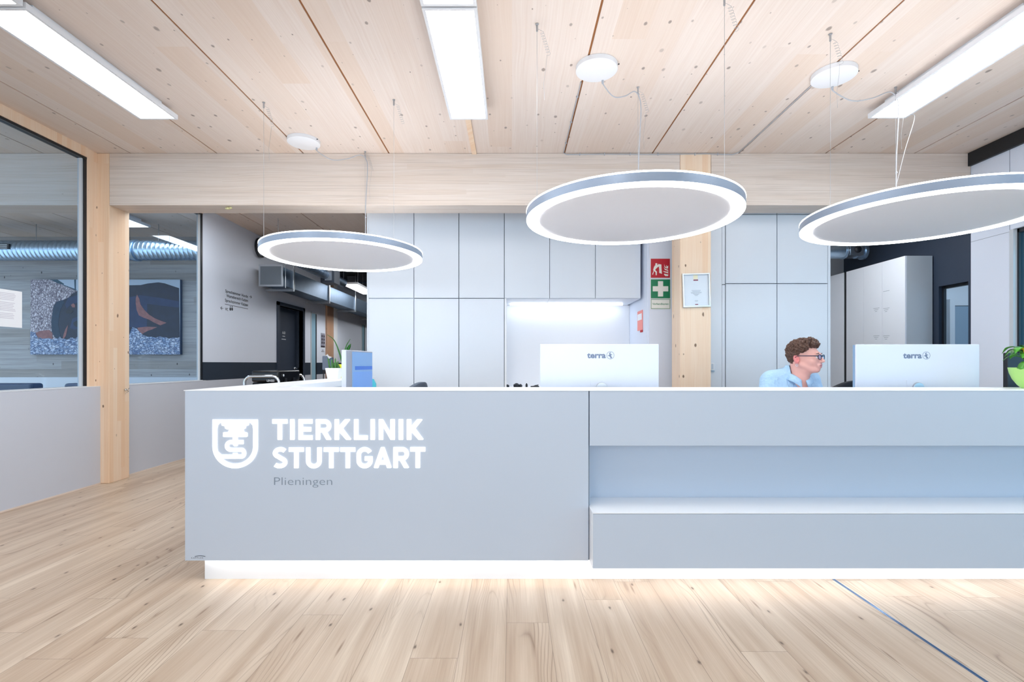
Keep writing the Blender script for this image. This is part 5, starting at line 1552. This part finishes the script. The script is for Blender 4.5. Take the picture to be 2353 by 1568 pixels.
class SDF:
    def __init__(s, lo, hi, vox):
        s.lo = np.array(lo, float); s.vox = vox
        n = np.ceil((np.array(hi) - s.lo) / vox).astype(int) + 1
        s.n = n
        ax = [s.lo[i] + vox * np.arange(n[i]) for i in range(3)]
        s.X, s.Y, s.Z = np.meshgrid(*ax, indexing='ij')
        s.d = np.full(s.X.shape, 50.0)

    def cut(s, c, r):
        i0 = np.maximum(((np.array(c[0]) - r - s.lo) / s.vox).astype(int), 0)
        i1 = np.minimum(((np.array(c[1]) + r - s.lo) / s.vox).astype(int) + 2, s.n)
        return tuple(slice(max(a, 0), max(b, 0)) for a, b in zip(i0, i1))

    def put(s, f, lo, hi, k, op='u', pad=4):
        sl = s.cut((lo, hi), pad)
        X_, Y_, Z_ = s.X[sl], s.Y[sl], s.Z[sl]
        if X_.size == 0: return
        v = f(X_, Y_, Z_)
        if op == 'u': s.d[sl] = smin(s.d[sl], v, k)
        else: s.d[sl] = -smin(-s.d[sl], v, k)

    def ell(s, c, r, k=1.0, op='u', rot=0, ax='z'):
        c = np.array(c, float); r = np.array(r, float); R = r.max()
        cr, sr = math.cos(rot), math.sin(rot)

        def f(x, y, z):
            x, y, z = x - c[0], y - c[1], z - c[2]
            if rot:
                if ax == 'z': x, y = x * cr + y * sr, -x * sr + y * cr
                if ax == 'y': x, z = x * cr + z * sr, -x * sr + z * cr
                if ax == 'x': y, z = y * cr + z * sr, -y * sr + z * cr
            q = np.sqrt((x / r[0]) ** 2 + (y / r[1]) ** 2 + (z / r[2]) ** 2) + 1e-9
            g = np.sqrt((x / r[0] ** 2) ** 2 + (y / r[1] ** 2) ** 2 + (z / r[2] ** 2) ** 2) + 1e-9
            return q * (q - 1) / g
        s.put(f, c - R, c + R, k, op)

    def cap(s, a, b, r0, r1=None, k=1.0, op='u'):
        a = np.array(a, float); b = np.array(b, float); r1 = r0 if r1 is None else r1
        ab = b - a; L = max(ab @ ab, 1e-9)

        def f(x, y, z):
            px, py, pz = x - a[0], y - a[1], z - a[2]
            t = np.clip((px * ab[0] + py * ab[1] + pz * ab[2]) / L, 0, 1)
            return np.sqrt((px - ab[0] * t) ** 2 + (py - ab[1] * t) ** 2 + (pz - ab[2] * t) ** 2) - (r0 + (r1 - r0) * t)
        R = max(r0, r1)
        s.put(f, np.minimum(a, b) - R, np.maximum(a, b) + R, k, op)

    def mesh(s):
        """surface nets"""
        d = s.d; n = d.shape
        ins = d < 0
        acc = np.zeros((n[0] - 1, n[1] - 1, n[2] - 1, 3)); cnt = np.zeros(acc.shape[:3])
        corner = [(i, j, k) for i in (0, 1) for j in (0, 1) for k in (0, 1)]
        def sub(c): return tuple(slice(c[i], n[i] - 1 + c[i]) for i in range(3))
        for a_ in corner:
            for ax in range(3):
                if a_[ax]: continue
                b_ = list(a_); b_[ax] = 1; b_ = tuple(b_)
                da, db = d[sub(a_)], d[sub(b_)]
                m = (da < 0) != (db < 0)
                t = np.where(m, da / np.where(np.abs(da - db) < 1e-9, 1, da - db), 0)
                for c in range(3):
                    acc[..., c] += m * (a_[c] + (t if c == ax else 0))
                cnt += m
        act = cnt > 0
        idx = -np.ones(act.shape, int); idx[act] = np.arange(act.sum())
        base = np.stack(np.nonzero(act), -1)
        vs = (base + acc[act] / cnt[act][:, None]) * s.vox + s.lo
        fs = []
        for ax in range(3):
            u, v = (ax + 1) % 3, (ax + 2) % 3
            sa = [slice(0, n[i]) for i in range(3)]; sb = list(sa)
            sa[ax] = slice(0, n[ax] - 1); sb[ax] = slice(1, n[ax])
            for w_ in (u, v):
                sa[w_] = slice(1, n[w_] - 1); sb[w_] = slice(1, n[w_] - 1)
            A_, B_ = ins[tuple(sa)], ins[tuple(sb)]
            ch = np.stack(np.nonzero(A_ != B_), -1)
            if not len(ch): continue
            flip = A_[tuple(ch.T)]
            p = ch.copy(); p[:, u] += 1; p[:, v] += 1
            def cell(du, dv):
                q = p.copy(); q[:, u] -= du; q[:, v] -= dv
                return idx[tuple(q.T)]
            q4_ = np.stack([cell(1, 1), cell(0, 1), cell(0, 0), cell(1, 0)], -1)
            q4_[~flip] = q4_[~flip][:, ::-1]
            fs.append(q4_)
        f = np.concatenate(fs)
        f = f[(f >= 0).all(1)]
        return vs, f


EX, EYD, EZ = 2.037, 3.50, EYE + .010 * 1.0 + .021       # ear of the person
TURN = math.radians(-50)


def to_world(v, head=False):
    """figure space (cm; head: x forward, y to her left side, z up) to the room"""
    v = np.array(v, float) / 100.0
    if head:
        c, s_ = math.cos(TURN), math.sin(TURN)
        v = np.stack([v[:, 0] * c - v[:, 1] * s_, v[:, 0] * s_ + v[:, 1] * c, v[:, 2]], -1)
    return v + np.array([EX, EYD, EZ])


def org(name, vs, f, mat_, parent, head=False, smooth_it=2, mats=None, mi=None):
    m = MB(); m.v = [tuple(x) for x in to_world(vs, head)]; m.f = [tuple(x) for x in f.tolist()]; m.m = mi if mi is not None else [0] * len(m.f)
    o = m.build(name, mats or mat_, parent, smooth='all')
    if smooth_it:
        sm_ = o.modifiers.new('soft', 'SMOOTH'); sm_.iterations = smooth_it; sm_.factor = .5
    return o


per = thing('person', 'receptionist with short curly brown hair and dark glasses in a pale blue polo shirt', 'person', (EX - .02, EYD + .1, 0))
m, t_, b_ = nt('skin')
b_.inputs['Base Color'].default_value = (*lin((232, 176, 164)), 1); b_.inputs['Roughness'].default_value = .5
b_.inputs['Subsurface Weight'].default_value = .05; b_.inputs['Subsurface Radius'].default_value = (.01, .004, .002); b_.inputs['Subsurface Scale'].default_value = .5
SK = m
LIP = pbr('lips', (214, 142, 140), .45)
EARM = pbr('ear_skin', (230, 140, 138), .5)
shirt = pbr('pale_blue_polo', (178, 214, 244), .85, bump=.6, bscale=26)
trous = pbr('navy_trousers', (34, 42, 62), .9)
hairm = pbr('brown_curls', (84, 58, 46), .55, var=.5, bscale=55, bump=.6)

# head and neck
H = SDF((-10, -9, -24), (18, 9, 15), .22)
H.ell((1.2, 0, 4.2), (9.0, 7.2, 8.3))
H.ell((6.2, 0, -.6), (6.6, 5.7, 8.4), 1.5)
H.cap((1.5, 4.9, -3.6), (8.6, 2.2, -7.2), 1.7, 1.5, 2)
H.cap((1.5, -4.9, -3.6), (8.6, -2.2, -7.2), 1.7, 1.5, 2)
H.ell((10.1, 0, -7.2), (2.1, 2.5, 1.9), 1.5)
H.ell((6.5, 0, -7.5), (4.2, 3.2, 1.6), 2)
H.cap((11.2, -3.0, 3.0), (11.2, 3.0, 3.0), 1.1, 1.1, 1.6)
for s_ in (-1, 1): H.ell((8.6, s_ * 3.7, -1.2), (2.8, 2.2, 2.4), 2.0)
for s_ in (-1, 1): H.ell((12.6, s_ * 3.1, 1.5), (1.5, 1.6, 1.1), 1.0, 'd')
H.cap((11.9, 0, 2.4), (14.3, 0, -1.4), .75, .95, 1.0)
for s_ in (-1, 1): H.ell((13.3, s_ * 1.05, -1.7), (1.1, .8, .75), .5)
for s_ in (-1, 1): H.ell((13.6, s_ * .65, -2.35), (.5, .3, .35), .2, 'd')
H.ell((11.8, 0, -4.4), (1.5, 2.9, 1.9), 1.3)
H.cap((12.45, -1.7, -3.95), (12.45, 1.7, -3.95), .5, .5, .6)
H.cap((12.2, -1.5, -5.2), (12.2, 1.5, -5.2), .58, .58, .6)
H.cap((13.0, -2.3, -4.6), (13.0, 2.3, -4.6), .25, .25, .3, 'd')
H.cap((-1.2, 0, -3), (-1.0, 1.5, -14), 5.5, 5.6, 2.5)
H.cap((4.0, 0, -7), (1.0, .5, -13), 3.0, 3.4, 2.5)
H.cap((-1.2, 1.5, -13), (-1.6, 3.5, -24), 5.4, 5.8, 2)
vs, f = H.mesh()
cen = vs[f].mean(1)
mi = ((cen[:, 0] > 11.3) & (np.abs(cen[:, 1]) < 2.4) & (cen[:, 2] < -3.55) & (cen[:, 2] > -5.75) & (np.abs(cen[:, 2] + 4.6) < 1.15 - .25 * np.abs(cen[:, 1]))).astype(int).tolist()
body_parts = [(vs, f, True, mi)]

# forearms and hands (world aligned figure space, cm from the ear)
ZD = (.74 - EZ) * 100      # desk height


def arm(el, wr, fdir, left):
    lo = np.minimum(np.array(el), np.array(wr)) - 24; hi = np.maximum(np.array(el), np.array(wr)) + 24
    A = SDF(lo, hi, .33)
    el, wr = np.array(el, float), np.array(wr, float)
    A.cap(el, wr, 4.0, 2.5, 1)
    fd = np.array(fdir, float); fd /= np.linalg.norm(fd)
    sd = np.cross(fd, (0, 0, 1)); sd /= np.linalg.norm(sd)
    if left: sd = -sd
    pm = wr + fd * 4.5
    for k in (-1.5, 0, 1.5): A.cap(wr + sd * k * .8, wr + fd * 8 + sd * k * 1.55, 1.4, 1.15, 1.2)
    for k, (o, L, up) in enumerate(((-2.9, 6.8, 0), (-1.0, 7.8, .2), (.95, 7.3, .2), (2.8, 5.8, 0))):
        p0_ = wr + fd * 8 + sd * o
        p1_ = p0_ + fd * L * .45 + sd * o * .08 + np.array((0, 0, .7)); p2_ = p1_ + fd * L * .3 + np.array((0, 0, -.9)); p3_ = p2_ + fd * L * .22 + np.array((0, 0, -1.1))
        A.cap(p0_, p1_, 1.0, .88, .3); A.cap(p1_, p2_, .86, .78, .15); A.cap(p2_, p3_, .76, .66, .15)
    t0 = wr + fd * 2.2 - sd * 2.4; t1 = t0 + fd * 3.2 - sd * 2.4 + np.array((0, 0, -.5)); t2 = t1 + fd * 2.8 - sd * .5 + np.array((0, 0, -.4))
    A.cap(t0, t1, 1.35, 1.05, .6); A.cap(t1, t2, 1.0, .8, .2)
    return A.mesh()


TO = np.array((-3.5, 7.0, 0))     # torso sits a little behind the head
shL, shR = np.array((-18.0, 8, -15.5)), np.array((11.5, 8, -16.0))
elL, elR = np.array((-24.0, 2, -38.5)), np.array((17.0, 2, -38.5))
wrL, wrR = np.array((-14.0, -15, ZD + 3.2)), np.array((7.0, -16, ZD + 3.2))
for el, wr, fd, lf in ((elL, wrL, (.25, -1, -.05), False), (elR, wrR, (-.2, -1, -.05), True)):
    v_, f_ = arm(el, wr, fd, lf); body_parts.append((v_, f_, False, [0] * len(f_)))
V, FF, MI = [], [], []; off = 0
for v_, f_, hd, mi_ in body_parts:
    V.append(to_world(v_, hd)); FF += [tuple(x) for x in (f_ + off).tolist()]; MI += mi_; off += len(v_)
mb = MB(); mb.v = [tuple(x) for x in np.concatenate(V)]; mb.f = FF; mb.m = MI
bo_ = mb.build('body', [SK, LIP], per, smooth='all')
s_ = bo_.modifiers.new('soft', 'SMOOTH'); s_.iterations = 2; s_.factor = .4

# ears
for sd in (-1, 1):
    E_ = SDF((-4, sd * 7.3 - 2.4, -5), (4, sd * 7.3 + 2.4, 5), .16)
    E_.ell((-.2, sd * 7.4, .2), (1.9, .9, 3.1), .3, 'u', .25, 'y'); E_.ell((.1, sd * 7.0, -2.6), (1.0, .7, 1.1), .5)
    E_.ell((.2, sd * 8.3, .5), (1.15, .8, 2.1), .3, 'd', .25, 'y'); E_.ell((.9, sd * 8.0, -.8), (.8, .8, .7), .3, 'd')
    E_.cap((.2, sd * 7.6, 1.3), (-.5, sd * 7.7, -1.2), .38, .38, .3)
    v_, f_ = E_.mesh(); org('ear', v_, f_, EARM, per, True, 1)
# eyes
for sd in (-1, 1):
    m = MB(); m.ball((10.95, sd * 2.9, 1.45), 1.15, 20, 14); m.m = [0] * len(m.f)
    v_ = np.array(m.v)
    for i, fc in enumerate(m.f):
        c_ = v_[list(fc)].mean(0) - np.array((10.95, sd * 2.9, 1.45))
        m.m[i] = 1 if c_[0] > .98 else 0
    m.v = [tuple(x) for x in to_world(m.v, True)]
    m.build('eye', [pbr('eye_white', (236, 230, 228), .2), pbr('iris_brown', (60, 42, 34), .2)], per, smooth='all')
    m = MB(); m.tube([(12.0, sd * 1.7, 3.7), (12.35, sd * 3.1, 4.05), (11.2, sd * 4.8, 3.6)], [.25, .3, .12], 8); m.v = [tuple(x) for x in to_world(m.v, True)]
    m.build('eyebrow', hairm, per, smooth='all')
# ear stud
m = MB()
ring_pts = [(.5 + .75 * math.cos(q * .5), -8.1, -4.1 + .85 * math.sin(q * .5)) for q in range(13)]
m.tube(ring_pts, .16, 6); m.v = [tuple(x) for x in to_world(m.v, True)]
m.build('earring', M['chrome'], per, smooth='all')

# hair: a cap of curls
HR = SDF((-13, -11, -9), (16, 11, 18), .27)
rnd = random.Random(11)


def hairy(x, y, z):
    ay = abs(y)
    if z < -6.2: return False
    if x > 2.5 and z < 4: return False
    if x > 7.2 and z < 8.6: return False
    if x > 7 + max(0, (z - 6) * .9) and z < 9.5 - .12 * ay and x > 5.5: return z > 8.6 and x < 8.6
    if ay > 4.5 and x > -.6 and z < 2.6 + max(0, x) * .75: return False
    if ay > 4.5 and x > -2.2 and -3.8 < z < 3.0: return False
    if z < -3 and x > -4.2: return False
    return True


cr = np.array((9.35, 7.55, 8.8)); cc = np.array((1.1, 0, 4.3))
cnt_ = 0
while cnt_ < 900:
    q = np.array([rnd.gauss(0, 1) for _ in range(3)]); q /= np.linalg.norm(q)
    p = cc + q * cr
    if p[2] < -1: p[0] = min(p[0], p[0] + .6)
    if not hairy(*p): continue
    cnt_ += 1
    tg = np.cross(q, [rnd.gauss(0, 1) for _ in range(3)]); tg /= np.linalg.norm(tg)
    h0 = rnd.uniform(.1, 1.1) + (.7 if p[2] > 6 else 0) + (1.5 if p[0] > 5 else 0)
    r_ = rnd.uniform(.38, .62)
    w2 = np.cross(q, tg)
    a0 = p + q * (h0 * .3) - tg * 1.3 + w2 * .4; a1 = p + q * (h0 + .3) - w2 * .3; a2 = p + q * (h0 * .5) + tg * 1.2 + w2 * .3; a3 = a2 + tg * .3 + w2 * .9 - q * .3
    HR.cap(a0, a1, r_ * .9, r_, .12); HR.cap(a1, a2, r_, r_ * .8, .12); (p[0] < 6) and HR.cap(a2, a3, r_ * .8, r_ * .4, .12)
    HR.ell(p - q * .4, (1.2, 1.2, 1.2), .3)
v_, f_ = HR.mesh()
# keep only outside of skull is not needed: the inner side is hidden by the head
org('hair', v_, f_, hairm, per, True, 1)

# glasses
gl = MB()
gx = 13.3
for sd in (-1, 1):
    cy_, cz_ = sd * 3.25, 1.35
    pts = [(gx - .12 * (p[0] ** 2) * .1 - (.25 if abs(cy_ + p[0]) > 4.6 else 0), cy_ + p[0], cz_ + p[1]) for p in
           [(2.55 * math.copysign(abs(math.cos(a)) ** .6, math.cos(a)), 1.5 * math.copysign(abs(math.sin(a)) ** .7, math.sin(a))) for a in [k * math.tau / 24 for k in range(25)]]]
    gl.tube(pts, .27, 8, cap=False)
    gl.tube([(gx - .4, sd * 5.8, 2.0), (gx - 1.4, sd * 6.6, 2.1), (7, sd * 7.2, 2.2), (1.5, sd * 7.7, 2.3), (-1.5, sd * 7.8, 1.0)], [.38, .36, .3, .26, .2], 8)
gl.tube([(gx, -.75, 1.7), (gx + .35, 0, 1.95), (gx, .75, 1.7)], .24, 8)
gl.v = [tuple(x) for x in to_world(gl.v, True)]
glo = gl.build('glasses', pbr('dark_blue_acetate', (22, 28, 62), .25), per, smooth='all')
gl = MB()
for sd in (-1, 1):
    cy_, cz_ = sd * 3.25, 1.35
    pts = [(2.4 * math.copysign(abs(math.cos(a)) ** .6, math.cos(a)), 1.4 * math.copysign(abs(math.sin(a)) ** .7, math.sin(a))) for a in [k * math.tau / 24 for k in range(24)]]
    n0 = len(gl.v)
    gl.add([(gx - .02, cy_ + p[0], cz_ + p[1]) for p in pts] + [(gx + .05, cy_ + p[0], cz_ + p[1]) for p in pts], [tuple(range(24)), tuple(range(24, 48))[::-1]])
gl.v = [tuple(x) for x in to_world(gl.v, True)]
gl.build('lens', M['clear'], glo)

# polo shirt
T_ = SDF((-34, -14, -66), (28, 26, -4), .5)
T_.cap((-16.0, 7, -13.2), (11.0, 7, -13.6), 5.4, 5.2, 3); T_.ell((-2, 7.5, -11), (13, 6, 5.5), 3)
T_.ell((-3.5, 8.5, -26), (18.5, 10.8, 16), 4)
T_.ell((-3.5, 9.0, -42), (17, 11.5, 20), 5)
T_.ell((-3.5, 10, -58), (18, 13, 11), 5)
T_.cap(shL, elL + (shL - elL) * .38, 6.4, 5.9, 3); T_.cap(shR, elR + (shR - elR) * .38, 6.4, 5.9, 3)
T_.cap((-1.2, 4.5, -5.5), (-1.2, 5.5, -14), 6.4, 6.4, 2)
T_.cap((-.6, 2.0, -4), (-.2, 1.0, -13), 6.1, 5.4, .8, 'd')      # room for the neck
T_.cap((.3, -7, -9), (1.2, -7.5, -19.5), 3.6, .6, .5, 'd')      # open front
for k in range(7):           # soft folds
    T_.cap((-24 + k * 1.4, -1, -18 - k * 2.2), (-13 + k * .8, -4.5, -22 - k * 3.4), .9, .5, 1.1, 'd')
    T_.cap((17 - k * 1.1, -1, -20 - k * 2.0), (8 - k * .6, -4.5, -24 - k * 3.2), .9, .5, 1.1, 'd')
v_, f_ = T_.mesh(); sh_ = org('shirt', v_, f_, shirt, per, False, 3)


def band_mesh(rings):
    m = MB(); n = len(rings[0]); vs = [p for r in rings for p in r]; k = len(rings)
    m.add(vs, [(i * n + j, i * n + j + 1, (i + 1) * n + j + 1, (i + 1) * n + j) for i in range(k - 1) for j in range(n - 1)])
    return m


ncx, ncy = -.4, 2.6
r0_, r1_, r2_ = [], [], []
N = 40
for i in range(N + 1):
    u = i / N; an = math.radians(-78 + 336 * u)     # from front right of the neck round the back to front left
    fr_ = abs(u - .5) * 2
    rx = 6.2
    zt_ = -8.6 - 3.4 * fr_ ** 2.2 - (2.4 * fr_ ** 5)
    r0_.append((ncx + rx * math.cos(an) * .98, ncy + rx * 1.0 * math.sin(an), zt_))
    r1_.append((ncx + (rx + .9) * math.cos(an), ncy + (rx + .9) * math.sin(an), zt_ - .4))
    dr = 3.6 + 1.8 * fr_ ** 8
    r2_.append((ncx + (rx + 2.8 + 1.2 * fr_) * math.cos(an), ncy + (rx + 2.6) * math.sin(an) - .6 * fr_, zt_ - dr - .6))
cm_ = band_mesh([r0_, r1_, r2_]); cm_.v = [tuple(x) for x in to_world(cm_.v)]
co_ = cm_.build('collar', shirt, sh_, smooth='all')
so = co_.modifiers.new('thick', 'SOLIDIFY'); so.thickness = .004
for k in range(2):
    m = MB(); m.ball((.3 + k * .3, -3.2 - k * .35, -21.2 - k * 3.2), (.55, .3, .55), 10, 6); m.v = [tuple(x) for x in to_world(m.v)]
    m.build('button', M['white'], sh_, smooth=True)

# trousers and shoes
ZS = (0.525 - EZ) * 100
L_ = SDF((-26, -44, -123), (20, 28, -48), .75)
L_.ell((-3.5, 11, ZS + 9), (17.5, 13, 11), 3)
for hx, kx, fx in ((-12, -13.5, -13), (5, 7, 7)):
    L_.cap((hx, 8, ZS + 8), (kx, -30, ZS + 7), 8.2, 6.2, 3); L_.cap((kx, -31, ZS + 6), (fx, -26, -EZ * 100 + 9), 6.0, 4.2, 2)
v_, f_ = L_.mesh(); org('trousers', v_, f_, trous, per, False, 2)
for fx in (-13, 7):
    S_ = SDF((fx - 8, -48, -EZ * 100 - 1), (fx + 8, -14, -EZ * 100 + 16), .5)
    S_.ell((fx, -34, -EZ * 100 + 3.4), (4.6, 9.5, 3.2), 2); S_.ell((fx, -25, -EZ * 100 + 4.6), (4, 5.5, 4.4), 2); S_.cap((fx, -24, -EZ * 100 + 5), (fx, -25, -EZ * 100 + 10), 3.6, 3.8, 1.5)
    v_, f_ = S_.mesh(); org('shoe', v_, f_, M['blackplastic'], per, False, 1)
